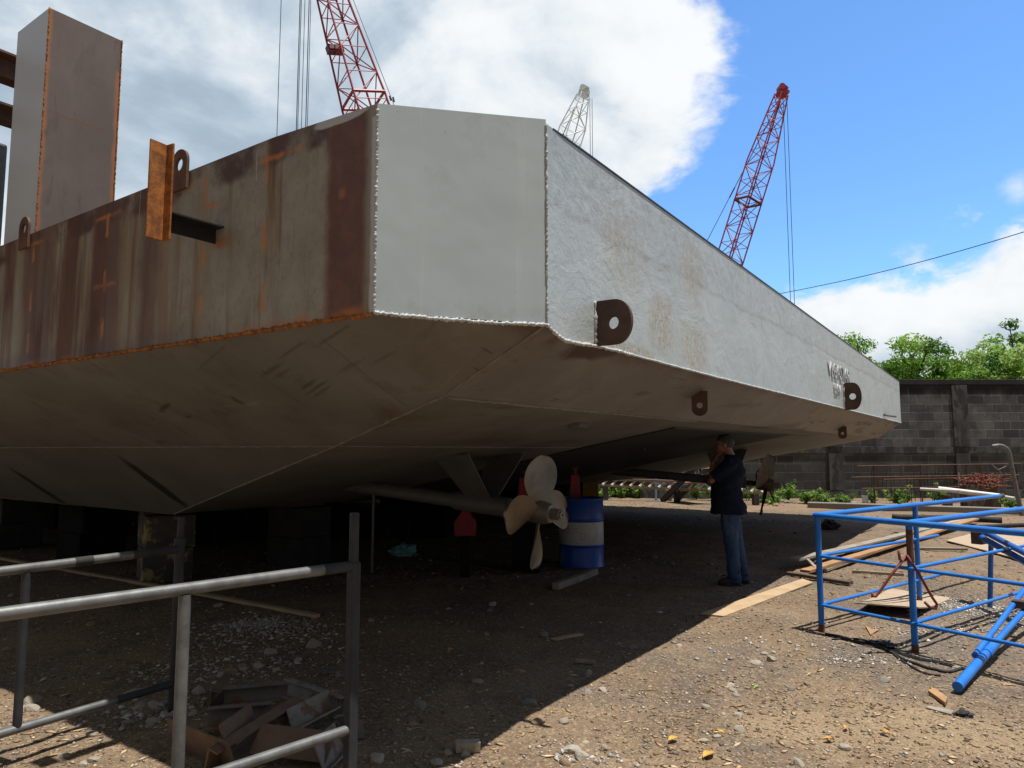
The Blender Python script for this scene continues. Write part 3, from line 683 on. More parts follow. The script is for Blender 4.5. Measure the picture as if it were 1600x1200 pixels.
colp = MB(); colp.add([(CX, cy0, 2.99), (cx1, cy0, 2.99), (cx1, cy0, ctop), (CX, cy0, ctop), (CX, cy1, 2.99), (cx1, cy1, 2.99), (cx1, cy1, ctop), (CX, cy1, ctop)],
    [(0, 1, 2, 3)], 0); colp.f += [(4, 0, 3, 7), (1, 5, 6, 2), (5, 4, 7, 6), (3, 2, 6, 7)]; colp.mi += [1] * 4
col = hb(colp, 'box_column', [mc.m, M_col_white])
weld('weld_bead', [(CX, cy0 - .004, 3.0), (CX, cy0 - .004, ctop)], .005, M_orange_rust, col, .009, .45, 30)
weld('weld_bead', [(cx1, cy0 - .004, 3.0), (cx1, cy0 - .004, ctop)], .0048, M_orange_rust, col, .009, .45, 31)
# rusty deck framing seen left of the column
yb2 = cy1 + .9
for (py, hh, mm) in ((112, .17, 0), (184, .09, 0)):
    a = HY(22, py + 6, yb2); mb = MB()
    mb.box((a[0] - 1.2, yb2, a[2]), (4.0, .16, hh)); mb.box((a[0] - 1.2, yb2 - .06, a[2] + hh / 2 + .012), (4.0, .26, .02))
    hb(mb, 'frame_beam', M_rust)
a = HY(20, 222, yb2 + .8)
mb = MB(); mb.box((a[0] - 1.5, yb2 + 1.2, (a[2] + 3.0) / 2), (3.0, .6, a[2] - 3.0)); hb(mb, 'winch_house', M_black_steel, bevel=.03)
mb = MB(); mb.box((a[0] - 3.2, yb2 + .1, 3.8), (.2, .2, 3.2)); hb(mb, 'frame_post', M_rust)

# ------------------------------------------------------------------ propellers, shafts, struts
def prop_set(cx, cy, cz, spin, mats, shaft_end, rad_=.49, strut=True):
    pr = bpy.data.objects.new('propeller', None); COL.objects.link(pr); pr.parent = barge; pr.location = (cx, cy, cz)
    tilt = math.atan2(shaft_end[2] - cz, shaft_end[1] - cy); pr.rotation_euler = (tilt, 0, 0)
    for k in range(4):
        mb = MB(); th = spin + k * math.pi / 2
        radv = Vector((math.sin(th), 0, math.cos(th))); tang = Vector((math.cos(th), 0, -math.sin(th))); ax = Vector((0, -1, 0))
        rings = []
        for i in range(26):
            t = i / 25; t = math.sin(t * math.pi / 2) ** .9; r = .055 + (rad_ - .055) * t
            ch = .068 + (.178 - .068) * math.sin(min(1, t / .62) * math.pi / 2) ** 1.3 if t < .62 else .178 * math.sqrt(max(0, 1 - ((t - .62) / .385) ** 2.3))
            ch = max(ch, .012)
            phi = rad(35 - 26 * t); cv = tang * math.cos(phi) + ax * math.sin(phi)
            nv = radv.cross(cv).normalized(); th_ = .016 * (1 - .75 * t) + .002; skew = .03 * t * t
            ring = []
            for j in range(16):
                a = 2 * math.pi * j / 16; u_ = math.cos(a)
                ring.append(radv * r + cv * (u_ * ch + skew) + nv * (math.sin(a) * th_ * (1 - .6 * u_ * u_) + .035 * (1 - u_ * u_) * t * 1.0))
            rings.append(ring)
        mb.loft(rings); hb(mb, 'blade', mats[k], pr, smooth=60)
    Mx = Matrix.Rotation(math.pi / 2, 3, 'X')      # local z -> -y (aft)
    mb = MB(); mb.lathe([(.07, -.15), (.085, -.13), (.098, -.05), (.10, .04), (.088, .10), (.078, .13), (.06, .135)], seg=28, M_=Mx); hb(mb, 'hub', mats[0], pr, smooth=40)
    mb = MB(); mb.lathe([(.052, .13), (.052, .215), (.047, .222), (.030, .222), (.030, .20), (.0, .20)], seg=6, M_=Mx); mb.lathe([(.035, .2), (.035, .235), (.030, .238), (.012, .238), (.012, .2)], seg=18, M_=Mx)
    hb(mb, 'nut', M_bronze_pale, pr, smooth=30)
    d = Vector(shaft_end) - Vector((cx, cy, cz)); L = d.length; d /= L; c0 = Vector((cx, cy, cz))
    mb = MB(); mb.tube([c0 + d * .13, c0 + d * .36], .040, 14); hb(mb, 'propeller_shaft', M_bronze_old, smooth=40)
    mb = MB(); mb.lathe([(.05, .30), (.083, .30), (.088, .315), (.088, .92), (.083, .935), (.07, .935)], c=c0, seg=28, M_=Matrix((d.cross(Vector((1, 0, 0))).normalized(), Vector((1, 0, 0)), d)).transposed())
    bos = hb(mb, 'strut_barrel', M_grey_shaft, smooth=40)
    mb = MB(); mb.tube([c0 + d * .93, c0 + d * (L + .2)], .068, 22); hb(mb, 'shaft_tube', M_grey_shaft, smooth=40)
    for sgn in (-1, 1):
        b0 = c0 + d * .62 + Vector((sgn * .05, 0, .05)); tx = cx - .10 + sgn * .42; ty = b0.y - .05
        t0 = Vector((tx, ty, rakez(ty) + .015)); dirv = (t0 - b0); nn_ = Vector((0, 1, 0)).cross(dirv).normalized()
        w0, w1, th_ = .20, .135, .016; mb = MB(); yv = Vector((0, 1, 0))
        ringf = lambda c, wd_: [c - yv * wd_ - nn_ * th_ * .3, c - yv * wd_ * .5 - nn_ * th_, c + yv * wd_ * .5 - nn_ * th_, c + yv * wd_ - nn_ * th_ * .3, c + yv * wd_ + nn_ * th_ * .3, c + yv * wd_ * .5 + nn_ * th_, c - yv * wd_ * .5 + nn_ * th_, c - yv * wd_ + nn_ * th_ * .3]
        mb.loft([ringf(b0, w1), ringf(b0.lerp(t0, .5), (w0 + w1) / 2), ringf(t0, w0)]); hb(mb, 'strut_arm', M_grey_shaft, bos, smooth=40)
    return pr
q1 = WH(AY(842, 800, 6.25)); q1 = (float(q1[0]), float(q1[1]), float(q1[2]))
prop_set(q1[0], q1[1], q1[2], rad(-2), [M_bronze_pale, M_bronze, M_bronze, M_bronze], (q1[0] - .0, 3.9, 1.13))
q2 = HZZ(1197, 757, q1[2])
prop_set(float(q2[0]), float(q2[1]), q1[2], rad(18), [M_bronze_old] * 4, (float(q2[0]), 3.9, 1.13), .50)
print('props', q1, q2)

# ------------------------------------------------------------------ ground
m = Mt('yard_dirt', .93, 0, .25)
big = m.noise(.35, 5, .6); mid = m.noise(1.6, 7, .65, None, .4); fine = m.noise(16, 6, .7); vf = m.noise(70, 5, .75)
c = m.mix(m.step(mid, .34, .66), (.158, .109, .068), (.232, .168, .105))
c = m.mix(m.math('MULTIPLY', m.step(m.noise(.9, 6, .66, m.mapv((1, 1, 1), (4, 9, 2)), .5), .46, .62), .75), c, (.105, .088, .074))
c = m.mix(m.math('MULTIPLY', m.step(m.noise(2.7, 6, .7, m.mapv((1, 1, 1), (7, 1, 2)), .3), .56, .68), .65), c, (.27, .188, .105))
c = m.mix(m.math('MULTIPLY', m.step(m.noise(1.2, 6, .68, m.mapv((1, 1, 1), (1, 3, 8)), .6), .60, .70), .7), c, (.066, .052, .042))
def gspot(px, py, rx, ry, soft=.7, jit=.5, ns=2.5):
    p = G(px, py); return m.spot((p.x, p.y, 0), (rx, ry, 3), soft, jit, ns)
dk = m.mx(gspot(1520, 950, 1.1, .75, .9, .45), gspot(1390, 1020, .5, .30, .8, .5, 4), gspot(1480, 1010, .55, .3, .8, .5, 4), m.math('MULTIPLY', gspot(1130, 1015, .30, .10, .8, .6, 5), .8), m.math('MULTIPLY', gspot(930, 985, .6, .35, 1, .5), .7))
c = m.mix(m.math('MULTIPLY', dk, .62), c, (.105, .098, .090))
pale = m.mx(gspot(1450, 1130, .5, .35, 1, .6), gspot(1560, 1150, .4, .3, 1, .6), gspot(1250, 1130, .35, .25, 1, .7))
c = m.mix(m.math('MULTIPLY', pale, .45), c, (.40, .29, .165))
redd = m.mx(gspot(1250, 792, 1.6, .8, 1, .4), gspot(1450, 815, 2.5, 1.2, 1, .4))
c = m.mix(m.math('MULTIPLY', redd, .5), c, (.30, .175, .115))
c = m.mix(m.math('MULTIPLY', m.step(fine, .35, .7), .38), c, m.mix(.5, c, (.38, .28, .18)), 'MIX')
c = m.mix(m.math('MULTIPLY', m.step(vf, .48, .66), .40), c, (.09, .070, .055))
sp = m.voro(85, None, 'F1', 'Color')
sep = m.n('ShaderNodeSeparateColor'); m.put(sep.inputs[0], sp)
c = m.mix(m.math('MULTIPLY', m.step(sep.outputs[0], .80, .86), .55), c, (.40, .30, .19))
c = m.mix(m.math('MULTIPLY', m.step(sep.outputs[1], .82, .88), .50), c, (.07, .058, .048))
m.color(c)
nb = m.bump(m.noise(7, 6, .7), .55, .03); nb = m.bump(m.voro(60), .45, .008, nb); m.bump(vf, .5, .006, nb)
M_ground = m.m
def axis(lo, hi, stp, far, grow=1.22):
    a = list(np.arange(lo, hi + 1e-6, stp)); s_ = stp; r_ = [hi]
    while r_[-1] < far: s_ = min(s_ * grow, 60); r_.append(r_[-1] + s_)
    s_ = stp; l_ = [lo]
    while l_[-1] > -far: s_ = min(s_ * grow, 60); l_.append(l_[-1] - s_)
    return np.array(l_[:0:-1] + a + r_[1:])
gx, gy = axis(-4.5, 6.5, .032, 700), axis(1.6, 10, .032, 700)
X, Y = np.meshgrid(gx, gy, indexing='ij')
fade = np.clip(1.6 - np.hypot(X, Y) / 60, 0, 1)
Z = gh(X, Y) * fade
nx, ny = len(gx), len(gy)
idx = np.arange(nx * ny).reshape(nx, ny)
fq = np.stack([idx[:-1, :-1], idx[1:, :-1], idx[1:, 1:], idx[:-1, 1:]], -1).reshape(-1, 4)
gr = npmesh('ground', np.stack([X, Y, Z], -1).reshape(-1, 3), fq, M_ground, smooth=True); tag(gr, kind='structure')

def in_hull_shadow(x, y): h = WH((x, y, 0)); return h[0] > -.95 and h[1] > .65
# ------------------------------------------------------------------ gravel and chips (uncountable)
rs = np.random.RandomState(3)
def chips(name, n, region, size, palette, mat, flat=.5, stretch=1.3, lift=.3, sharp=.35):
    xs, ys = region(n); n = len(xs)
    base = np.array([[1, 0, 0], [-1, 0, 0], [0, 1, 0], [0, -1, 0], [0, 0, 1], [0, 0, -1]], float)
    fc = np.array([[0, 2, 4], [2, 1, 4], [1, 3, 4], [3, 0, 4], [2, 0, 5], [1, 2, 5], [3, 1, 5], [0, 3, 5]])
    s_ = size[0] * (size[1] / size[0]) ** (rs.rand(n) ** 2.2)
    v = base[None] * (1 + (rs.rand(n, 6, 1) - .5) * 2 * sharp) + (rs.rand(n, 6, 3) - .5) * .5
    v = v * np.stack([s_ * (1 + rs.rand(n) * (stretch - 1)), s_ * (.6 + .4 * rs.rand(n)), s_ * flat * (.6 + .6 * rs.rand(n))], -1)[:, None, :]
    a = rs.rand(n) * 2 * np.pi; ca, sa = np.cos(a), np.sin(a)
    vx = v[..., 0] * ca[:, None] - v[..., 1] * sa[:, None]; vy = v[..., 0] * sa[:, None] + v[..., 1] * ca[:, None]
    zz = gh(xs, ys)
    vz = v[..., 2] + vx * (rs.rand(n, 1) - .5) * .3 + (zz + s_ * flat * lift)[:, None]
    V = np.stack([vx + xs[:, None], vy + ys[:, None], vz], -1).reshape(-1, 3)
    Fc = (fc[None] + np.arange(n)[:, None, None] * 6).reshape(-1, 3)
    pal = np.array(palette); ci = pal[rs.randint(0, len(pal), n)] * (.75 + .5 * rs.rand(n, 1))
    C_ = np.repeat(ci, 6, 0)
    return npmesh(name, V, Fc, mat, colors=C_)
def colmat(name, rough=.85, spec=.3):
    m = Mt(name, rough, 0, spec); a = m.n('ShaderNodeVertexColor'); a.layer_name = 'col'
    c = m.mix(m.math('MULTIPLY', m.step(m.noise(120, 4, .7), .4, .7), .35), a.outputs[0], m.mix(.6, a.outputs[0], (.05, .04, .035)))
    m.color(c); return m.m
M_chip = colmat('gravel_stone')
def region_near(n):
    d = 2.0 + 7.0 * rs.rand(n) ** 1.25; t = (rs.rand(n) - .5) * 1.75
    x, y = d * t, d
    keep = fbm(x, y, 9, 3, .9) * 1.1 + rs.rand(n) * .9 > .28
    sh = ((x - O[0]) * U[0] + (y - O[1]) * U[1] > -.95) & ((x - O[0]) * W[0] + (y - O[1]) * W[1] > .65)
    keep &= ~sh | (rs.rand(n) < .42)
    return x[keep], y[keep]
def region_far(n):
    d = 8.5 + 13 * rs.rand(n) ** 1.2; t = (rs.rand(n) - .5) * 1.6
    return d * t, d
def clusters(cs, per):
    def f(n):
        X_, Y_ = [], []
        for px, py, rx, ry, k in cs:
            p = G(px, py); X_.append(p.x + rs.randn(int(per * k)) * rx); Y_.append(p.y + rs.randn(int(per * k)) * ry)
        return np.concatenate(X_), np.concatenate(Y_)
    return f
tanp = [(.29, .19, .11), (.35, .25, .15), (.24, .155, .09), (.16, .105, .068), (.37, .32, .25), (.12, .098, .078), (.25, .225, .195), (.19, .145, .10), (.42, .38, .33)]
tag(chips('gravel', 64000, region_near, (.0035, .016), tanp, M_chip, .55), kind='stuff')
tag(chips('gravel', 9000, region_far, (.008, .03), tanp, M_chip, .5), kind='stuff')
tag(chips('wood_chips', 8500, region_near, (.006, .022), [(.50, .36, .20), (.44, .29, .15), (.55, .43, .27), (.36, .22, .12)], M_chip, .16, 3.2, 1.0), kind='stuff')
gcl = [(1500, 945, .35, .22, 1.2), (1575, 960, .25, .2, 1.2), (1480, 985, .4, .1, .6), (420, 985, .35, .30, 1.5), (395, 975, .15, .12, .8), (350, 1040, .35, .2, .6), (1350, 1030, .25, .08, .25), (905, 1178, .14, .07, .14), (240, 1110, .16, .12, .5), (1220, 1010, .6, .3, .4), (1010, 790, 1.3, .5, .9), (930, 812, .9, .25, .8), (1160, 815, .8, .2, .6)]
tag(chips('gravel', 1, clusters(gcl, 700), (.006, .024), [(.42, .40, .36), (.50, .48, .44), (.34, .32, .29), (.55, .50, .42), (.28, .25, .22)], M_chip, .6), kind='stuff')

# ------------------------------------------------------------------ loose rocks, each its own object
def rockmat(name, c1, c2):
    m = Mt(name, .9, 0, .3); oi = m.n('ShaderNodeObjectInfo')
    c = m.mix(oi.outputs['Random'], c1, c2)
    c = m.mix(m.math('MULTIPLY', m.step(m.noise(28, 6, .7), .45, .65), .45), c, (.16, .125, .09))
    m.color(c); m.bump(m.noise(60, 5, .7), .5, .004); return m.m
M_rocks = [rockmat('pale_rock', (.30, .27, .215), (.43, .39, .325)), rockmat('tan_rock', (.23, .165, .105), (.32, .235, .15)), rockmat('grey_rock', (.18, .17, .16), (.28, .27, .25))]
def rock_mesh(seed):
    rr = random.Random(seed); mb = MB(); sc = Vector((1, rr.uniform(.6, .95), rr.uniform(.45, .75)))
    mb.ball((0, 0, 0), 1, 12, 8); off = Vector((seed * 3.1, seed * 1.7, seed * .9))
    out = []
    planes = [(Vector((rr.gauss(0, 1), rr.gauss(0, 1), rr.gauss(0, 1))).normalized(), rr.uniform(.62, .9)) for _ in range(9)]
    for p in mb.v:
        q = p * (1 + .25 * mnoise.noise(p * 1.3 + off))
        for nrm, dd_ in planes:
            e = q.dot(nrm) - dd_
            if e > 0: q = q - nrm * e * .92
        q += p * .05 * mnoise.noise(p * 5 + off); out.append(Vector((q.x * sc.x, q.y * sc.y, q.z * sc.z)))
    mb.v = out; return mb
protos = []
ROCKL = {0: 'pale grey stone lying loose on the dirt', 1: 'tan brown stone lying loose on the dirt', 2: 'dull grey stone lying loose on the dirt'}
def place_rock(x, y, s, kind, seed):
    k = (kind, seed % 6)
    src = next((p for p in protos if p[0] == k), None)
    if src is None:
        o = rock_mesh(seed % 6 + 11 * kind).build('stone', M_rocks[kind], origin=(0, 0, 0), smooth=False); protos.append((k, o))
    else:
        o = src[1].copy(); COL.objects.link(o)
    o.location = (x, y, gz(x, y) + s * R.uniform(-.12, .2)); o.scale = (s, s, s * R.uniform(.8, 1.1)); o.rotation_euler = (R.uniform(-.3, .3), R.uniform(-.3, .3), R.uniform(0, 6.28))
    tag(o, ROCKL[kind], 'stone', 'loose stones scattered over the yard'); return o
listed = [(747, 1066, 13, 0), (657, 1103, 15, 2), (645, 1131, 13, 1), (820, 1160, 0, 0), (828, 1100, 17, 2), (841, 1130, 15, 1), (812, 1047, 14, 1), (880, 1129, 11, 0), (705, 1167, 16, 1), (701, 1175, 14, 0),
    (590, 1188, 18, 0), (683, 1192, 14, 0), (965, 1004, 9, 2), (987, 1009, 9, 2), (919, 1053, 11, 2), (919, 1081, 11, 2), (942, 1077, 10, 0), (894, 1170, 20, 0), (884, 1188, 14, 1), (908, 1180, 16, 0), (945, 1165, 13, 0), (915, 1157, 9, 0), (1193, 1108, 12, 1), (1102, 1102, 9, 0),
    (1248, 1188, 14, 0), (1319, 1164, 14, 0), (1120, 1148, 11, 0), (1098, 1153, 12, 0), (1156, 1138, 11, 0), (1102, 1075, 11, 1), (1145, 1075, 12, 0), (1142, 1068, 9, 0), (1150, 1083, 10, 2), (1236, 1073, 8, 2), (1260, 1065, 8, 1), (1383, 1063, 10, 2), (1495, 1045, 11, 0), (1115, 1053, 10, 1), (1152, 1115, 11, 0), (1195, 1020, 10, 0), (1205, 1031, 11, 0), (1180, 1035, 12, 0), (1208, 1018, 7, 0), (1130, 1178, 8, 1), (1400, 1012, 7, 0), (1415, 1008, 7, 0),
    (490, 1008, 17, 0), (423, 1018, 13, 0), (410, 1016, 8, 0), (465, 1030, 10, 0), (380, 1042, 10, 0), (405, 1039, 14, 0), (432, 1046, 9, 0), (360, 1046, 14, 1), (345, 1052, 12, 0), (310, 1078, 13, 0), (302, 1115, 12, 0), (525, 1180, 8, 0), (530, 1056, 9, 0), (342, 946, 10, 0),
    (141, 974, 12, 1), (62, 980, 8, 1), (12, 1014, 10, 1), (18, 930, 8, 2), (92, 1042, 9, 2), (50, 1093, 16, 0), (50, 1106, 17, 0), (38, 1104, 12, 0), (128, 1092, 13, 1), (100, 1180, 14, 0), (146, 1186, 15, 0), (145, 1150, 12, 0), (130, 1194, 10, 0), (215, 1166, 10, 1), (185, 1058, 9, 1), (1110, 880, 7, 2), (980, 930, 8, 2), (1060, 935, 9, 2), (1030, 955, 7, 0), (770, 945, 8, 0), (765, 955, 8, 2), (700, 950, 8, 0), (760, 990, 8, 1), (700, 1016, 10, 1), (850, 992, 9, 2), (1020, 870, 10, 2), (1050, 880, 9, 2), (830, 945, 7, 0)]
for i, (px, py, r_, k) in enumerate(listed):
    if r_ == 0: continue
    p = G(px, py); place_rock(p.x, p.y, r_ * p.y / F * .82, k, i * 7 + 1)
for i in range(26):                                   # little heap of rubble by the pipe railing
    px, py = R.gauss(236, 20), R.gauss(1108, 16); p = G(px, py); place_rock(p.x, p.y, R.uniform(8, 18) * p.y / F * .8, R.choice([0, 0, 2, 1]), i * 5)
n_ = 0
while n_ < 70:
    d = 2.9 + 8 * R.random() ** 1.6; t = (R.random() - .5) * 1.6; x, y = d * t, d
    if in_hull_shadow(x, y) and R.random() < .55: continue
    place_rock(x, y, R.choice([.012, .014, .016, .020, .026]) * (1 + .06 * d) * R.uniform(.7, 1.1), R.choice([0, 0, 1, 2]), n_ * 3 + 2); n_ += 1

# ------------------------------------------------------------------ boards and scraps on the ground
def slab(name, label, cat, px_poly, thick, mat, z0=0.0, group=None, curl=0, bevel=.002):
    pts = [G(*p) for p in px_poly]; zc = max(gz(p.x, p.y) for p in pts) + z0
    mb = MB()
    if curl:                                            # sheet of four corners with one end lifting
        a, b, c_, d_ = pts; n1 = 10; rows = []
        for i in range(n1 + 1):
            t = i / n1; l, r_ = a.lerp(d_, t), b.lerp(c_, t); h = zc + curl * (1 - t) ** 2.2 + .004
            rows.append([Vector((l.x, l.y, h)), Vector((r_.x, r_.y, h * .9)), Vector((r_.x, r_.y, h * .9 + thick)), Vector((l.x, l.y, h + thick))])
        mb.loft(rows)
    else:
        mb.prism([Vector((p.x, p.y, zc + .001)) for p in pts], (0, 0, thick))
        # grain of the outline: slight skew so edges are not perfectly parallel to the ground
        for q in mb.v: q.z += .004 * math.sin(q.x * 5 + q.y * 3)
    o = mb.build(name, mat, smooth=False, bevel=0 if curl else bevel); return tag(o, label, cat, group)
def board(name, label, cat, a, b, w, t, mat, za=0.0, zb=0.0, group=None, bend=0.0):
    A_, B_ = G(*a), G(*b); A_.z = gz(A_.x, A_.y) + t / 2 + za + .006; B_.z = gz(B_.x, B_.y) + t / 2 + zb + .006
    mb = MB(); n1 = 8; d = (B_ - A_); side_ = Vector((-d.y, d.x, 0)).normalized(); rows = []
    for i in range(n1 + 1):
        p = A_.lerp(B_, i / n1) + side_ * bend * math.sin(math.pi * i / n1) + Vector((0, 0, min(.006, .0025 * d.length) * math.sin(i * .9 + a[0])))
        rows.append([p - side_ * w / 2 - Vector((0, 0, t / 2)), p + side_ * w / 2 - Vector((0, 0, t / 2)), p + side_ * w / 2 + Vector((0, 0, t / 2)), p - side_ * w / 2 + Vector((0, 0, t / 2))])
    mb.loft(rows); return tag(mb.build(name, mat), label, cat, group)
slab('plank', 'long pale plywood strip lying half in shade, half in sun beside the standing man', 'plank', [(1094, 960), (1131, 964), (1270, 911), (1254, 905)], .014, M_plank, .0)
board('plank', 'long orange brown board running through the timber pile by the blue railing', 'plank', (1258, 900), (1525, 818), .12, .03, M_plank_orange, .05, .07, 'boards heaped beside the blue railing')
board('plank', 'grey weathered board topmost in the timber pile behind the blue railing', 'plank', (1240, 887), (1470, 826), .14, .028, M_plank_grey, .09, .04, 'boards heaped beside the blue railing')
board('plank', 'thin grey board under the orange board of the timber pile', 'plank', (1286, 893), (1530, 812), .10, .03, M_plank_grey, .02, .05, 'boards heaped beside the blue railing', .04)
board('plank', 'pale board at the far edge of the timber pile', 'plank', (1330, 862), (1522, 810), .11, .025, M_plank, .02, .03, 'boards heaped beside the blue railing')
board('plank', 'short dark board sticking out across the near end of the timber pile', 'plank', (1231, 898), (1330, 914), .09, .035, M_plank_dark, .01, .01, 'boards heaped beside the blue railing')
board('stick', 'short crooked stick crossing the near end of the timber pile', 'stick', (1262, 887), (1282, 901), .035, .03, M_plank_grey, .10, .04)
board('stick', 'thin pale stick lying behind the red hooked bar', 'stick', (1332, 893), (1412, 897), .045, .03, M_plank_grey, 0, 0)
board('stick', 'thin grey batten lying between two blue posts', 'stick', (1425, 858), (1512, 862), .07, .03, M_plank_grey, 0, .02)
slab('plywood_sheet', 'curled weathered plywood sheet under the blue railing', 'plywood sheet', [(1335, 960), (1436, 966), (1485, 935), (1390, 920)], .012, M_ply, .0, None, .10)
slab('plywood_sheet', 'large flat tan plywood sheet on the ground at the right picture edge', 'plywood sheet', [(1478, 846), (1700, 903), (1790, 850), (1530, 832)], .015, M_ply, 0)
board('plank', 'dark broken board lying under the propeller', 'plank', (684, 878), (812, 897), .16, .02, M_plank_dark, 0, 0, None, .03)
board('timber_post', 'short squared grey timber lying in front of the blue drum', 'timber', (868, 922), (930, 898), .075, .07, M_plank_grey, 0, 0)
board('batten', 'very long thin batten lying in the shade behind the grey pipe railing', 'batten', (-60, 862), (496, 964), .06, .03, M_plank, 0, 0)
board('wood_scrap', 'tapered scrap of wood lying alone in the shade', 'wood scrap', (864, 1000), (908, 990), .05, .012, M_plank, 0, 0)
board('wood_scrap', 'small stick near the edge of the shade', 'wood scrap', (900, 1034), (930, 1037), .026, .02, M_plank_grey, 0, 0)
slab('wood_scrap', 'curved orange bark scrap on the sunny dirt', 'wood scrap', [(1450, 1082), (1460, 1078), (1481, 1093), (1477, 1101)], .02, M_plank_orange, .002)
slab('wood_scrap', 'small arrow shaped orange scrap under the blue railing', 'wood scrap', [(1352, 978), (1362, 985), (1374, 984), (1360, 993)], .008, M_plank_orange, .001)
slab('wood_scrap', 'pale flat splinter lying beside the black rag', 'wood scrap', [(1446, 1104), (1452, 1102), (1490, 1110), (1486, 1115)], .008, M_plank_grey, .001)
board('concrete_piece', 'broken oblong piece of concrete near the bottom edge of the shade', 'concrete piece', (712, 1174), (750, 1172), .055, .045, M_rocks[0], 0, 0)
slab('steel_plate', 'small square steel offcut standing right of the railing post', 'steel offcut', [(550, 1160), (568, 1156), (568, 1152), (550, 1156)], .085, M_mill, 0)
# turquoise plastic bag and black rag: crumpled lumps
def lump(name, label, cat, px, py, w, h, mat, seed):
    p = G(px, py); mb = MB(); mb.ball((0, 0, 0), 1, 26, 16); off = Vector((seed, seed * 2, 0)); k = w / 2 * p.y / F
    kh = h / 2 * p.y / F
    mb.v = [Vector((q.x * k, q.y * k * .7, max(-.3, q.z) * kh * 1.3)) * (1 + .75 * mnoise.noise(q * 2.2 + off) + .30 * mnoise.noise(q * 6 + off)) + Vector((p.x, p.y, gz(p.x, p.y) + kh * .35)) for q in mb.v]
    return tag(mb.build(name, mat, smooth=40), label, cat)
M_bag = simple('turquoise_plastic', (.10, .42, .40), (.30, .55, .52), 22, .35, 0, .2, .002)
lump('plastic_bag', 'crumpled turquoise plastic bag in the dark under the barge', 'plastic bag', 630, 868, 38, 18, M_bag, 4)
lump('rag', 'small black rag on the sunny dirt', 'rag', 1504, 1114, 26, 10, M_rubber, 9)
lump('rag', 'dark rag lying where the blue railing post meets the ground', 'rag', 1380, 1010, 40, 8, M_rubber, 12)
lump('drum_lid', 'dark dented can lying in the shade behind the blue corner post', 'can', 1296, 826, 26, 18, M_black_steel, 15)
def hose(name, label, cat, pts, r, mat, dz=0.0):
    P = [G(*p) for p in pts]; out = []
    for i in range(len(P) - 1):
        for k in range(6): out.append(P[i].lerp(P[i + 1], k / 6))
    out.append(P[-1])
    for _ in range(3): out = [out[0]] + [(out[i - 1] + out[i] * 2 + out[i + 1]) / 4 for i in range(1, len(out) - 1)] + [out[-1]]
    for q in out: q.z = gz(q.x, q.y) + r + dz
    mb = MB(); mb.tube(out, r, 7); return tag(mb.build(name, mat, smooth=True), label, cat)
hose('cable', 'black rubber cable winding over the dirt below the blue railing', 'cable', [(1290, 992), (1330, 1003), (1372, 1011), (1410, 1028), (1445, 1042), (1482, 1050), (1500, 1046)], .010, M_rubber)
hose('cable', 'thin dark cable looping below the blue railing corner', 'cable', [(1300, 1000), (1345, 998), (1390, 1018), (1440, 1050), (1470, 1054)], .007, M_rubber)
hose('cable', 'thin brown cord lying in the deep shade left of the propeller', 'cable', [(570, 932), (620, 926), (655, 912), (680, 902)], .009, M_plank_dark)
hose('wire', 'twisted bit of grey wire behind the steel offcuts', 'wire', [(500, 1056), (508, 1048), (512, 1058), (522, 1050), (530, 1057), (560, 1064)], .006, M_galv, .02)
hose('pipe', 'long dark pipe lying across the ground behind the blue railing', 'pipe', [(1395, 812), (1470, 813), (1566, 818)], .06, M_rubber)
hose('pipe', 'thin dark pipe lying in front of the other dark pipe', 'pipe', [(1500, 827), (1560, 825), (1660, 822)], .04, M_black_steel)
mb = MB(); p = G(1187, 1072); mb.loft([[Vector((p.x + x, p.y + y + .012 * k, gz(p.x, p.y) + .006 + .012 * math.sin(k * 1.1))) for x, y in ((-.04 + k * .016, -.006), (-.04 + k * .016, .006), (-.04 + k * .016 + .003, .004), (-.04 + k * .016 + .003, -.004))] for k in range(6)])
tag(mb.build('plastic_strip', simple('lime_plastic', (.30, .75, .08), (.22, .62, .06), 8, .4)), 'tiny lime green plastic strip on the sunny dirt', 'plastic scrap')
M_leafdry = simple('dry_leaf', (.62, .36, .06), (.45, .22, .04), 30, .7)
for i, (px, py, s_) in enumerate([(1125, 1145, .045), (1322, 1137, .035), (1383, 1145, .045), (1295, 1155, .04), (1107, 1176, .07), (1052, 1157, .05), (402, 1038, .05), (705, 1017, .05)]):
    p = G(px, py); mb = MB(); a = R.uniform(0, 6.28); ca, sa = math.cos(a), math.sin(a); rows = []
    for k in range(7):
        t = k / 6; wv_ = s_ * .35 * math.sin(math.pi * min(.97, max(.03, t))); x = (t - .5) * s_ * 1.4; zc = gz(p.x, p.y) + .012 + .010 * math.sin(t * 3.1)
        rows.append([Vector((p.x + ca * x - sa * y, p.y + sa * x + ca * y, zc + dz)) for y, dz in ((-wv_, .006), (0, 0), (wv_, .008), (0, .0015))])
    mb.loft(rows); tag(mb.build('dry_leaf', M_leafdry), 'dry yellow leaf lying on the dirt', 'leaf', 'dry leaves on the ground')

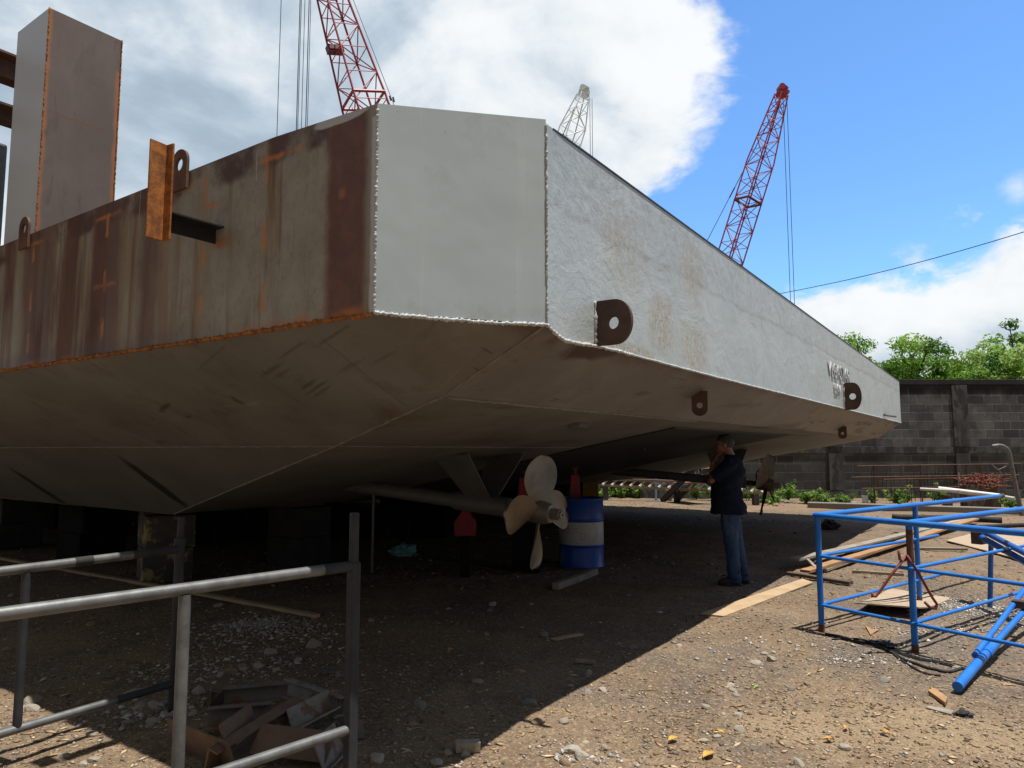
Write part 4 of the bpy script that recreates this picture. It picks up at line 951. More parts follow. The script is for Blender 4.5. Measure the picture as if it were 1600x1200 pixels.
# ------------------------------------------------------------------ steel offcuts heap
def channel(label, a, b, hgt, fl, mat, za=0, zb=0, lean=0.0, t=.009, kind=2, grp='steel offcuts heaped by the railing'):
    A_, B_ = G(*a), G(*b); A_.z = gz(A_.x, A_.y) + za + .004; B_.z = gz(B_.x, B_.y) + zb + .004
    d = (B_ - A_); L = d.length; d.normalize(); y_ = Vector((-d.y, d.x, 0)).normalized(); z_ = d.cross(y_)
    rot = Matrix.Rotation(lean, 3, d); y_, z_ = rot @ y_, rot @ z_
    mb = MB(); M3 = Matrix((d, y_, z_)).transposed(); c0 = (A_ + B_) / 2
    mb.box(c0 + z_ * hgt / 2, (L, t, hgt), M3)
    if kind >= 1: mb.box(c0 - y_ * (fl / 2 + t / 2) + z_ * t / 2, (L, fl, t), M3)
    if kind >= 2: mb.box(c0 - y_ * (fl / 2 + t / 2) + z_ * (hgt - t / 2), (L, fl, t), M3)
    return tag(mb.build('steel_offcut', mat, bevel=.0015), label, 'steel offcut', grp)
channel('long dark channel offcut lying at the back of the heap', (350, 1098), (450, 1092), .10, .05, M_mill, .0, .0, -.05)
channel('short rusty channel piece at the back left corner of the heap', (326, 1108), (346, 1078), .10, .05, M_mill_brown, 0, 0, .1)
channel('dark channel offcut in the middle of the heap', (324, 1145), (424, 1138), .11, .05, M_mill, .02, .02, -.15)
channel('broad brown plate leaning at the left of the heap', (276, 1166), (372, 1210), .17, .0, M_mill_brown, .0, .0, .35, .010, 0)
channel('long rusty channel slanting over the heap from front left to back', (318, 1214), (452, 1142), .12, .05, M_mill_brown, .02, .06, .3)
channel('short brown angle leaning over the slanting channel', (350, 1205), (398, 1166), .11, .06, M_mill_brown, .10, .10, -.3, .009, 1)
channel('grey angle lying at the right of the heap', (455, 1163), (520, 1132), .11, .06, M_mill_grey, .05, .07, -.35, .009, 1)
channel('grey brown channel at the back right of the heap', (448, 1106), (536, 1134), .10, .05, M_mill_grey, .06, .04, -.2)
channel('small rusty bracket in the middle of the heap', (442, 1125), (488, 1128), .07, .05, M_rust, .03, .03, .2)
channel('wide brown flat plate at the front of the heap', (388, 1196), (508, 1206), .15, .0, M_mill_brown, .05, .03, -.85, .012, 0)
channel('blue grey plate behind the brown angle', (412, 1172), (455, 1158), .10, .0, M_mill_grey, .02, .02, -.5, .009, 0)
channel('grey bent plate leaning on the railing post', (506, 1210), (538, 1178), .15, .03, M_mill_grey, 0, 0, -.4, .009, 1)

# ------------------------------------------------------------------ grey pipe railings (left foreground)
def railing(label, name, zt_, zl, pts, posts, r, mats, extra=None):
    return None
def grp_rail(name, label, loc): return thing(name, label, 'railing', loc)
def gpt(px, py, z): p = G(px, py, z); return p
# near railing
a, b = G(553, 884, .985), G(0, 960, .985); dirv = (b - a).normalized(); c_ = a + dirv * 2.9
fr = grp_rail('pipe_railing', 'grey galvanized pipe railing nearest the camera, with a tall dark end post', (a.x, a.y, 0))
k_ = (a - G(524, 893, .985)).length; mb = MB(); mb.tube(sub_line(a + dirv * k_, c_, .2), .0232, 16); mb.build('top_rail', M_galv, fr, smooth=40)
mb = MB(); mb.tube([a - dirv * .02, a + dirv * (k_ + .001)], .0229, 16); mb.build('dark_rail_end', M_pipe_dark, fr, smooth=40)  # dark end length of the near top rail
e = Vector((a.x, a.y, 0)); mb = MB(); mb.box((e.x, e.y, .50), (.046, .046, 1.0), math.atan2(dirv.y, dirv.x)); mb.box((e.x - .002, e.y, 1.105), (.034, .034, .23), math.atan2(dirv.y, dirv.x)); mb.build('end_post', M_pipe_dark, fr, bevel=.005)
lo = Vector((a.x, a.y, .285)); lc = lo + dirv * 2.9; mb = MB(); mb.tube(sub_line(lo, lc, .2), .0215, 14); mb.build('bottom_rail', M_galv, fr, smooth=40)
pm = a + dirv * (a - G(290, 920.5, .985)).length; mb = MB(); mb.tube([(pm.x, pm.y, -.03), (pm.x, pm.y, .5), (pm.x, pm.y, .965)], .0225, 14); mb.build('post', M_galv, fr, smooth=40)
pm = a + dirv * 2.5; mb = MB(); mb.tube([(pm.x, pm.y, -.03), (pm.x, pm.y, .965)], .0225, 14); mb.build('post', M_galv, fr, smooth=40)
# far railing
a, b = G(281, 858, .92), G(0, 893, .92); dirv = (b - a).normalized()
bk = grp_rail('pipe_railing', 'grey pipe railing standing behind the nearest railing, with a dark band on its top rail', (a.x, a.y, 0))
k_ = (a - G(212, 868, .92)).length; mb = MB(); mb.tube(sub_line(a + dirv * k_, a + dirv * 2.4, .2), .0235, 16); mb.build('top_rail', M_galv, bk, smooth=40)
mb = MB(); mb.tube([a, a + dirv * (k_ + .001)], .0232, 16); mb.build('dark_rail_end', M_pipe_dark, bk, smooth=40)  # dark end length of the far top rail
tp = a + dirv * ((a - G(131, 877, .92)).length); mb = MB(); mb.tube([tp - dirv * .045, tp + dirv * .045], .0248, 16); mb.build('dark_band', M_rubber, bk, smooth=40)  # short dark band round the far top rail
mb = MB(); mb.tube([(a.x, a.y, -.03), (a.x, a.y, .97)], .028, 14); mb.tube([(a.x, a.y, .95), (a.x, a.y, .965), (a.x, a.y, .985)], .033, 14); mb.tube([(a.x, a.y, .97), (a.x + .003, a.y, 1.105)], .021, 14); mb.build('end_post', M_pipe_dark, bk, smooth=40)
l2 = G(281, 1063, .158); b0_ = Vector((a.x, a.y, .158)); mb = MB(); mb.tube(sub_line(b0_ + dirv * (k_ + .05), b0_ + dirv * 2.4, .2), .021, 14); mb.build('bottom_rail', M_galv, bk, smooth=40)
mb = MB(); mb.tube([b0_, b0_ + dirv * (k_ + .051)], .0207, 14); mb.build('dark_rail_end', M_pipe_dark, bk, smooth=40)  # dark end length of the far bottom rail
pm = a + dirv * ((a - G(43, 888, .92)).length); mb = MB(); mb.tube([(pm.x, pm.y, .15), (pm.x, pm.y, .91)], .020, 12); mb.build('post', M_pipe_dark, bk, smooth=40)

# ------------------------------------------------------------------ blue pipe railing frame (right)
zt_ = .95
P1, E1 = G(1277, 805, zt_), G(1600, 833, zt_); dr = (E1 - P1).normalized()
P2 = G(1420, 817, zt_); E2 = G(1600, 795, zt_); d2 = (E2 - P2).normalized()
P3 = G(1430, 789, zt_); E3 = G(1562, 775, zt_); d3_ = (E3 - P1).normalized()
bf = thing('blue_railing', 'bright blue three sided pipe railing with posts and three rails standing on the dirt', 'railing', (P2.x, P2.y, 0))
def pipe(a, b, r, name, parent=bf, mat=M_blue, seg=16): mb = MB(); mb.tube(sub_line(a, b, .25), r, seg); return mb.build(name, mat, parent, smooth=40)
pipe(P1 - dr * .03, P1 + dr * 3.0, .0235, 'top_rail'); pipe(P2, P2 + d2 * 3.2, .0235, 'top_rail'); pipe(P1 - d3_ * .01, E3, .0235, 'top_rail')
mb = MB(); mb.tube([E3, E3 + d3_ * .10], .0248, 14); mb.build('pipe_end', M_rust, bf, smooth=40)
for z, r_ in ((.612, .0140), (.21, .0140)):
    o1 = Vector((P1.x, P1.y, z)); o2 = Vector((P2.x, P2.y, z))
    pipe(o1, o1 + dr * 3.0, r_, 'middle_rail' if z > .5 else 'bottom_rail'); pipe(o2, o2 + d2 * 3.0, r_, 'middle_rail' if z > .5 else 'bottom_rail')
    pipe(o1, Vector((P1.x, P1.y, z)) + d3_ * ((2.35 if z > .5 else 2.6)), r_, 'middle_rail' if z > .5 else 'bottom_rail')
for p, mt_ in ((P1, M_blue), (P2, M_blue), (Vector((P1.x, P1.y, 0)) + d3_ * ((P3 - P1).length), M_blue)):
    zz = gz(p.x, p.y)
    o = pipe(Vector((p.x, p.y, zz + .05)), Vector((p.x, p.y, zt_ - .01)), .0240, 'post')
    mb = MB(); mb.tube([(p.x, p.y, zz - .05), (p.x, p.y, zz + .055)], .0255, 14); mb.build('rusty_foot', M_rust, o, smooth=40)
p = Vector((P2.x, P2.y, 0)); mb = MB(); mb.tube([(p.x, p.y, .66), (p.x, p.y, .90)], .0252, 14); mb.build('rusty_sleeve', M_rust, bf, smooth=40)
k = P2 + d2 * 1.72; mb = MB(); mb.tube([Vector((k.x, k.y, .612)) - d2 * .045, Vector((k.x, k.y, .612)) + d2 * .045], .026, 12); mb.build('clamp', M_black_steel, bf, smooth=40)
# two leaning props
a, b = G(1496, 1073, .03), G(1553, 1007, .10); c_ = G(1612, 925, .30)
pr = thing('blue_prop', 'blue telescopic steel prop lying tilted in front of the blue railing', 'prop', (a.x, a.y, 0))
pipe(a, b, .031, 'outer_tube', pr, M_blue); pipe(b - (b - a) * .25, b + (b - a) * .06, .036, 'collar', pr, M_blue)
off = Vector((-.035, .02, .03)); pipe(a.lerp(b, .6) + off * .8, c_ + off, .020, 'inner_tube', pr, M_blue); pipe(b, c_ - off, .022, 'inner_tube', pr, M_blue)
mb = MB(); k = a.lerp(c_, .80) + Vector((0, 0, .02)); mb.box(k, (.09, .10, .06), .8); mb.build('clamp_plate', M_rust_dark, pr, bevel=.004)
a, b = G(1522, 830, .70), G(1640, 897, .55)
a = AY(1522, 833, 7.3); b = AY(1650, 905, 5.9)
pr = thing('blue_prop', 'pair of worn blue props clamped together, leaning behind the blue railing', 'prop', ((a.x + b.x) / 2, (a.y + b.y) / 2, 0))
dd_ = (b - a).normalized(); up_ = Vector((0, 0, .045))
pipe(a, b, .030, 'tube', pr, M_blue_dark); pipe(a + up_ * 1.6 + dd_ * .25, b + up_ * 1.8, .028, 'tube', pr, M_blue_dark)
mb = MB(); mb.box(a + dd_ * .1 - Vector((0, 0, .02)), (.12, .10, .12), .6); mb.build('clamp_plate', M_rust_dark, pr, bevel=.005)
for t in (.25, 1.5): q = a + dd_ * t; mb = MB(); mb.tube([(q.x, q.y, -.02), (q.x + .05, q.y, q.z)], .022, 12); mb.build('leg', M_blue_dark, pr, smooth=40)
# red hooked bar hanging on the post
c0 = Vector((P2.x - .01, P2.y - .045, 0))
def hp(px, py, dy=0): return AY(px, py, P2.y - .05 + dy)
hk = thing('red_hook_bar', 'dark red bent rod with hooked ends hanging on a blue railing post', 'hook bar', (c0.x, c0.y, .3))
mb = MB(); mb.tube([hp(1404, 860), hp(1405, 868), hp(1406, 874), hp(1410, 877), hp(1415, 875), hp(1418, 869)], .010, 8); mb.tube([hp(1417, 868), hp(1392, 899), hp(1374, 925), hp(1368, 932), hp(1363, 932), hp(1363, 926)], .0105, 8); mb.build('left_arm', M_red_rod, hk, smooth=True)
mb = MB(); mb.tube([hp(1417, 868, -.02), hp(1436, 897, -.02), hp(1457, 934, -.02), hp(1464, 944, -.02), hp(1462, 951, -.02), hp(1454, 950, -.02), hp(1445, 941, -.02)], .0105, 8); mb.build('right_arm', M_red_rod, hk, smooth=True)

# ------------------------------------------------------------------ supports under the barge
def support(label, hx, hy, w_, d_, top, mat, cap=True, name='support_block', rot=0.0):
    p = HW(hx, hy); t = thing(name, label, 'support block', (p.x, p.y, 0), HA + rot, 'support blocks under the barge')
    mb = MB(); n_ = max(1, int(top / .36)); hh = (top - (.09 if cap else 0)) / n_
    for i in range(n_):
        mb.box((R.uniform(-.01, .01), R.uniform(-.01, .01), hh * (i + .5)), (w_, d_, hh - .008), Matrix.Rotation(R.uniform(-.03, .03), 3, 'Z'))
    mb.build('block_stack', mat, t, local=True, bevel=.012)
    if cap:
        mb = MB(); mb.box((0, 0, top - .045), (w_ * 1.05, d_ * .55, .086)); mb.build('timber_packer', M_plank_dark, t, local=True, bevel=.006)
    return t
DZ = D[2]
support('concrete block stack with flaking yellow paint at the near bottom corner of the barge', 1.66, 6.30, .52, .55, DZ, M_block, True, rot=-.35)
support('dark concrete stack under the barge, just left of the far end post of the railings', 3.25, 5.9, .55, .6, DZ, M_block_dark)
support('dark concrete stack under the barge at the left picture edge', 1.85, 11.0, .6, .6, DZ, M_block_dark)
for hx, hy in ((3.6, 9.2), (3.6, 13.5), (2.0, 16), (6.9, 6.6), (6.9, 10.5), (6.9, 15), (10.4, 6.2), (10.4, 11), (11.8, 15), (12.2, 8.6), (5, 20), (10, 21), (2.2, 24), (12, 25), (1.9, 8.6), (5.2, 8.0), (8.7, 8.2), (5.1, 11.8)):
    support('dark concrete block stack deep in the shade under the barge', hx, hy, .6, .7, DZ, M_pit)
def red_jack(label, px, py, Y, zb=0.0):
    p = AY(px, py, Y); h = WH(p); top = rakez(h[1]); t = thing('support_jack', label, 'jack', (p.x, p.y, 0))
    mb = MB(); wv_ = .062; mb.loft([[Vector((p.x + sx_ * w_, p.y + sy_ * w_, z)) for sx_, sy_ in ((-1, -1), (1, -1), (1, 1), (-1, 1))] for z, w_ in ((zb, .10), (zb + .05, .10), (zb + .3, .075), (top - .10, .055))]); mb.build('body', M_red, t, bevel=.006)
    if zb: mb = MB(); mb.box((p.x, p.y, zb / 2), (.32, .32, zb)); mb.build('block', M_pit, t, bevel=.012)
    mb = MB(); mb.tube([(p.x, p.y, top - .11), (p.x, p.y, top - .02)], .03, 10); mb.box((p.x, p.y, top - .014), (.12, .12, .024)); mb.build('screw_head', M_rust, t, smooth=30)
red_jack('red tapered jack stand directly behind the blue drum', 898, 760, 9.75, .55)
red_jack('red tapered jack stand behind the upper propeller blade', 821, 760, 9.0, .86)
p = AY(727, 836, 8.6); t = thing('support_jack', 'red house shaped jack head on a dark post under the propeller shaft', 'jack', (p.x, p.y, 0))
zt_, za_ = AY(727, 814, 8.6).z, AY(727, 797, 8.6).z; wv_ = .125
mb = MB(); mb.prism([(p.x - wv_, p.y - .1, p.z), (p.x + wv_, p.y - .1, p.z), (p.x + wv_, p.y - .1, zt_), (p.x + .03, p.y - .1, za_), (p.x - .03, p.y - .1, za_), (p.x - wv_, p.y - .1, zt_)], (0, .2, 0)); mb.build('jack_head', M_red, t, bevel=.006)
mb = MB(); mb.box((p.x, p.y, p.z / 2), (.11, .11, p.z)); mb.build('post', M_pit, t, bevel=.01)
p = G(922, 792); p = AY(921, 760, 16.5); t = thing('support_block', 'yellow and black painted block far under the barge right of the drum', 'support block', (p.x, p.y, 0), 0, 'support blocks under the barge')
M_yel = simple('old_yellow_paint', (.42, .24, .03), (.33, .17, .03), 5, .7, 0, .3, .003, (.05, .04, .035), .56)
zt_ = AY(921, 742, 16.5).z; mb = MB(); mb.box((p.x, p.y, zt_ / 2), (.36, .5, zt_)); mb.build('block_stack', M_yel, t, bevel=.01)
mb = MB(); mb.box((p.x - .33, p.y + .1, (zt_ + .2) / 2), (.3, .5, zt_ + .2)); mb.build('block', M_block_dark, t, bevel=.01)
p = AY(583, 800, 8.9); mb = MB(); mb.tube([(p.x, p.y, 0), (p.x, p.y, .95)], .017, 8); tag(mb.build('prop_rod', M_galv), 'thin upright steel rod in the dark left of the propeller shaft', 'rod')

# ------------------------------------------------------------------ drum
m = Mt('blue_drum_paint', .35)
c = m.mix(m.step(m.noise(3, 5, .6), .3, .7), (.012, .075, .40), (.016, .095, .48))
c = m.mix(m.step(m.noise(22, 6, .72), .70, .73), c, (.18, .16, .14)); c = m.mix(m.math('MULTIPLY', m.step(m.noise(4, 6, .7, m.mapv((1, 1, .2))), .56, .7), .4), c, (.05, .09, .25))
m.color(c); m.bump(m.noise(5, 3, .5), .3, .006); M_drum = m.m
m = Mt('white_drum_label', .5); o3 = m.xyz()
c = m.mix(m.step(m.noise(4, 6, .7), .40, .70), (.62, .62, .60), (.52, .51, .48))
ang = m.math('ARCTAN2', o3[0], m.math('MULTIPLY', o3[1], -1.0))
lines = m.math('MULTIPLY', m.step(m.math('SINE', m.math('MULTIPLY', o3[2], 190.0)), .35, .75), m.step(m.noise(42, 3, .6, m.mapv((1, 1, .8))), .46, .54))
pan = None
for (alo, ahi, zlo, zhi) in ((-1.0, -.35, .47, .535), (-.95, -.55, .41, .45), (-.25, .02, .35, .46), (.10, .16, .34, .50), (.42, .66, .36, .52)):
    k = m.math('MULTIPLY', m.math('MULTIPLY', m.step(ang, alo - .02, alo + .02), m.step(ang, ahi + .02, ahi - .02)), m.math('MULTIPLY', m.step(o3[2], zlo - .004, zlo + .004), m.step(o3[2], zhi + .004, zhi - .004)))
    pan = k if pan is None else m.mx(pan, k)
c = m.mix(m.math('MULTIPLY', m.math('MULTIPLY', pan, lines), .75), c, (.08, .08, .09)); m.color(c); M_label = m.m
p = G(912, 889); p = Vector((p.x, p.y + .27, 0)); zg = gz(p.x, p.y)
dr_ = thing('oil_drum', 'blue steel drum with a white printed band under the barge behind the propeller', 'drum', (p.x, p.y, zg), .1)
rr = .288; prof = [(rr - .01, 0), (rr + .006, .004), (rr + .008, .012), (rr, .024)]
def rib(z): return [(rr, z - .018), (rr + .009, z - .007), (rr + .010, z), (rr + .009, z + .007), (rr, z + .018)]
mb = MB(); mb.lathe(prof + rib(.275)[:3] + [(rr, .290)] + [(rr - .0015, .30), (rr - .0015, .57), (rr, .578)] + rib(.60) + [(rr, .848), (rr + .008, .860), (rr + .008, .872), (rr - .004, .880), (rr - .012, .866), (rr - .014, .852)], seg=48); mb.build('body', M_drum, dr_, smooth=35, local=True)
mb = MB(); mb.lathe([(rr + .0005, .293), (rr + .0012, .294), (rr + .0012, .576), (rr + .0005, .577)], seg=48); mb.build('label_band', M_label, dr_, smooth=35, local=True)
mb = MB(); mb.lathe([(.0, .858), (.04, .858), (.04, .870), (.0, .870)], c=(.18, .02, 0), seg=14); mb.build('bung', M_black_steel, dr_, local=True)
mb = MB(); mb.lathe([(rr - .016, .846), (rr - .016, .8505), (.0, .8505), (.0, .846)], seg=32); mb.build('lid', M_drum, dr_, local=True)

# ------------------------------------------------------------------ person
def remesh(mb, name, mat, parent, voxel, smooth_it=4, fac=.5, fn=None):
    me = bpy.data.meshes.new(name + '_src'); me.from_pydata(mb.v, [], mb.f); me.update()
    o = bpy.data.objects.new(name, me); COL.objects.link(o)
    r_ = o.modifiers.new('r', 'REMESH'); r_.mode = 'VOXEL'; r_.voxel_size = voxel
    if smooth_it: s_ = o.modifiers.new('s', 'SMOOTH'); s_.iterations = smooth_it; s_.factor = fac
    dg = bpy.context.evaluated_depsgraph_get(); m2 = bpy.data.meshes.new_from_object(o.evaluated_get(dg))
    o.modifiers.clear(); o.data = m2; m2.name = name
    if fn:
        for v in m2.vertices: v.co = fn(v.co.copy(), v.normal.copy())
    m2.materials.clear(); m2.materials.append(mat); m2.polygons.foreach_set('use_smooth', [True] * len(m2.polygons)); m2.update()
    o.parent = parent; return o
def ell_ring(c, rx, ry, n=20, tilt=0.0, pw=2.2):
    out = []
    for k in range(n):
        a = 2 * math.pi * k / n; ca, sa = math.cos(a), math.sin(a)
        x = math.copysign(abs(ca) ** (2 / pw), ca) * rx; y = math.copysign(abs(sa) ** (2 / pw), sa) * ry
        out.append(Vector((c[0] + x, c[1] + y, c[2] + x * tilt)))
    return out
M_skin = simple('brown_skin', (.30, .155, .10), (.25, .125, .08), 14, .55, 0, .1, .001)
M_hair = simple('grey_black_hair', (.065, .062, .06), (.03, .028, .028), 60, .8, 0, .7, .004, (.20, .195, .19), .60)
M_shirt = simple('navy_shirt', (.008, .012, .028), (.013, .019, .040), 6, .95, 0, .4, .004, spec=.15)
m = Mt('blue_jeans', .85); o3 = m.xyz()
c = m.mix(m.step(m.noise(4, 5, .6, m.mapv((1, 1, .45))), .35, .65), (.013, .034, .098), (.025, .066, .175))
c = m.mix(m.math('MULTIPLY', m.step(o3[2], .48, .70), m.math('MULTIPLY', m.step(m.noise(6, 4, .6, m.mapv((1, 1, .3))), .42, .62), .7)), c, (.09, .165, .33))
m.color(c); m.bump(m.noise(120, 3, .6), .25, .0015); M_jeans = m.m
M_shoe = simple('dark_leather_shoe', (.030, .022, .018), (.045, .033, .026), 12, .6, 0, .2, .002)
pf = G(1147, 911); pz = gz(pf.x, pf.y)
person = thing('person', 'man in navy shirt and jeans standing shaded under the barge, hand at his chin', 'person', (pf.x, pf.y, pz), rad(163))
hdM = Matrix.Rotation(rad(0), 3, 'Z')
HC = Vector((.065, -.005, 1.575))
body = MB()
def hv(x, y, z): return HC + Vector((x, y, z))
body.ball(hv(-.008, 0, .020), (.096, .077, .094), 20, 14)                   # skull
body.ball(hv(.028, 0, -.030), (.068, .062, .080), 18, 12)                    # face
body.ball(hv(.048, 0, -.078), (.040, .042, .032), 14, 10)                    # chin and jaw
body.ball(hv(.015, 0, -.062), (.062, .058, .045), 14, 10)
body.loft([ell_ring(hv(.085, 0, .012), .008, .008, 8), ell_ring(hv(.096, 0, -.010), .011, .010, 8), ell_ring(hv(.104, 0, -.026), .013, .015, 8), ell_ring(hv(.092, 0, -.036), .010, .014, 8)])  # nose
body.ball(hv(.078, 0, .026), (.018, .050, .009), 12, 8)                      # brow
for s_ in (-1, 1):
    body.ball(hv(-.004, s_ * .078, -.012), (.019, .008, .031), 12, 8)        # ear
    body.ball(hv(.076, s_ * .030, .006), (.010, .013, .008), 10, 6)          # eye
    body.ball(hv(.060, s_ * .040, -.025), (.022, .020, .018), 10, 8)         # cheek
body.ball(hv(.089, 0, -.056), (.011, .024, .006), 10, 6); body.ball(hv(.087, 0, -.068), (.011, .021, .007), 10, 6)   # lips
body.tube([(-.015, 0, 1.36), (.005, 0, 1.43), (.030, 0, 1.50), (.045, 0, 1.55)], [.075, .060, .056, .055], 16)
body.loft([ell_ring((.0, 0, .84), .11, .15), ell_ring((.01, 0, .95), .125, .165), ell_ring((.03, 0, 1.06), .135, .160), ell_ring((.02, 0, 1.18), .125, .165), ell_ring((.0, 0, 1.30), .115, .18), ell_ring((-.005, 0, 1.37), .085, .15), ell_ring((-.005, 0, 1.41), .06, .075)])
for s_ in (-1, 1):
    bx_ = 0 if s_ > 0 else -.085
    body.tube([(.0, s_ * .085, .86), (.025 + bx_ * .3, s_ * .09, .68), (.02 + bx_ * .6, s_ * .09, .50), (.0 + bx_ * .8, s_ * .09, .30), (-.02 + bx_, s_ * .09, .08)], [.088, .078, .056, .052, .036], 14)
    body.tube([(-.05 + bx_, s_ * .09, .045), (.04 + bx_, s_ * .095, .04), (.13 + bx_, s_ * .10, .025)], [.036, .036, .024], 10)
# left arm: upper arm forward, forearm folded up to the chin ; right arm across the belly, hand cupping the left elbow
LS, LE, LW = Vector((.0, .185, 1.355)), Vector((.215, .165, 1.165)), Vector((.195, .055, 1.375))
RS, RE, RW = Vector((.0, -.185, 1.355)), Vector((.10, -.235, 1.10)), Vector((.245, -.03, 1.125))
body.tube([LS, LS.lerp(LE, .5) + Vector((-.01, .02, 0)), LE, LE.lerp(LW, .35), LW], [.055, .047, .038, .040, .026], 14)
body.tube([RS, RS.lerp(RE, .5), RE, RE.lerp(RW, .35), RW], [.055, .047, .038, .040, .026], 14)
def hand(w_, pdir, nrm, sgn, curl, mb):
    pdir = pdir.normalized(); nrm = (nrm - pdir * nrm.dot(pdir)).normalized(); sd = pdir.cross(nrm) * sgn
    palm = [w_ - pdir * .01, w_ + pdir * .035, w_ + pdir * .085]
    rings = []
    for p_, hw, ht in ((palm[0], .026, .019), (palm[1], .036, .017), (palm[2], .039, .014)):
        rings.append([p_ + sd * hw * math.cos(2 * math.pi * k / 12) + nrm * ht * math.sin(2 * math.pi * k / 12) for k in range(12)])
    mb.loft(rings)
    for i, (off, ln) in enumerate(((.029, .068), (.010, .078), (-.010, .072), (-.029, .058))):
        a = palm[2] + sd * off - pdir * .008; d = pdir.copy(); pts = [a]; q = a
        for j, fr_ in enumerate((.45, .32, .23)):
            ang = curl * (1 + .12 * i) * (.7 if j == 0 else 1.0); d = (Matrix.Rotation(ang, 3, sd * sgn) @ d); q = q + d * ln * fr_; pts.append(q)
        mb.tube(pts, [.0098, .0092, .0085, .0070], 8)
    a = palm[0] + sd * .024 + pdir * .012; d = (pdir * .6 + sd * .75 - nrm * .25).normalized(); b_ = a + d * .038; e_ = b_ + (pdir * .9 + sd * .15 - nrm * .4).normalized() * .030
    mb.tube([a, b_, e_], [.0135, .0115, .0085], 8)
hand(LW, Vector((-.45, -.25, .75)), Vector((1, .25, .5)), 1, -.55, body)
hand(RW, Vector((-.05, .95, .18)), Vector((.9, .0, -.5)), -1, -.55, body)
remesh(body, 'body', M_skin, person, .0058, 2, .5)
hb_ = MB(); hb_.ball(hv(-.016, 0, .030), (.099, .083, .096), 28, 18)
hb_.v = [v for v in hb_.v]
def hairfn(co, n):
    return co + n * .003 * mnoise.noise(co * 90)
hair = MB(); hair.ball(hv(-.014, 0, .026), (.1005, .0825, .0985), 28, 18)
# keep only the cap above the hairline (front high, back low)
hair.v = [Vector((v.x, v.y, max(v.z, HC.z + (.045 if v.x > HC.x + .05 else (.045 - (HC.x + .05 - v.x) * .95)) - .0))) for v in hair.v]
remesh(hair, 'hair', M_hair, person, .006, 2, .4, hairfn)
sh = MB()
sh.loft([ell_ring((.035, 0, .790), .205, .225), ell_ring((.042, 0, .88), .198, .218), ell_ring((.06, 0, .98), .178, .200), ell_ring((.055, 0, 1.08), .172, .198), ell_ring((.030, 0, 1.18), .158, .200), ell_ring((.008, 0, 1.28), .145, .208), ell_ring((-.008, 0, 1.36), .115, .185), ell_ring((-.012, 0, 1.405), .085, .125), ell_ring((-.006, 0, 1.445), .066, .068), ell_ring((.004, 0, 1.462), .064, .064)])
sh.ball((-.075, 0, 1.27), (.085, .17, .13), 16, 10)
for a, b in ((LS, LE), (RS, RE)):
    d = (b - a); sh.tube([a + Vector((-.01, -math.copysign(.04, a.y), .015)), a, a + d * .45, a + d * .86], [.075, .080, .076, .072], 16)
def wrink(co, n):
    w_ = .017 * mnoise.noise(Vector((co.x * 7, co.y * 7, co.z * 13 + co.x * 5))) + .008 * mnoise.noise(Vector((co.x * 18, co.y * 18, co.z * 26 - co.y * 11)))
    return co + n * w_
remesh(sh, 'shirt', M_shirt, person, .009, 4, .5, wrink)
je = MB(); je.loft([ell_ring((.01, 0, .76), .115, .160), ell_ring((.012, 0, .86), .120, .165), ell_ring((.02, 0, .93), .115, .155)])
for s_ in (-1, 1):
    bx_ = 0 if s_ > 0 else -.085; je.tube([(.005, s_ * .088, .84), (.025 + bx_ * .3, s_ * .093, .70), (.022 + bx_ * .6, s_ * .095, .52), (.008 + bx_ * .8, s_ * .095, .32), (-.008 + bx_, s_ * .095, .12), (-.006 + bx_, s_ * .096, .035)], [.112, .100, .082, .076, .074, .076], 16)
def wrinkj(co, n):
    k = 1.0 if co.z < .25 or .42 < co.z < .6 else .5
    return co + n * (k * .015 * mnoise.noise(Vector((co.x * 8, co.y * 8, co.z * 22))) + .004 * mnoise.noise(co * 26))
remesh(je, 'jeans', M_jeans, person, .008, 3, .5, wrinkj)
for s_ in (-1, 1):
    so_ = MB(); y_ = s_ * .098 ; yaw = s_ * .12
    so_.tube([(-.075, y_, .045), (-.03, y_, .058), (.04, y_ + .01 * s_, .052), (.11, y_ + .02 * s_, .040), (.165, y_ + .028 * s_, .030)], [.036, .044, .043, .040, .026], 14)
    so_.v = [Vector((v.x, v.y, max(v.z, .004))) for v in so_.v]
    so_.loft([ell_ring((.042, y_ + .010 * s_, .0), .135, .046, 20), ell_ring((.042, y_ + .010 * s_, .022), .135, .046, 20)])
    so_.v = [v + Vector((0 if s_ > 0 else -.085, 0, 0)) for v in so_.v]; remesh(so_, 'shoe', M_shoe, person, .006, 2, .5)

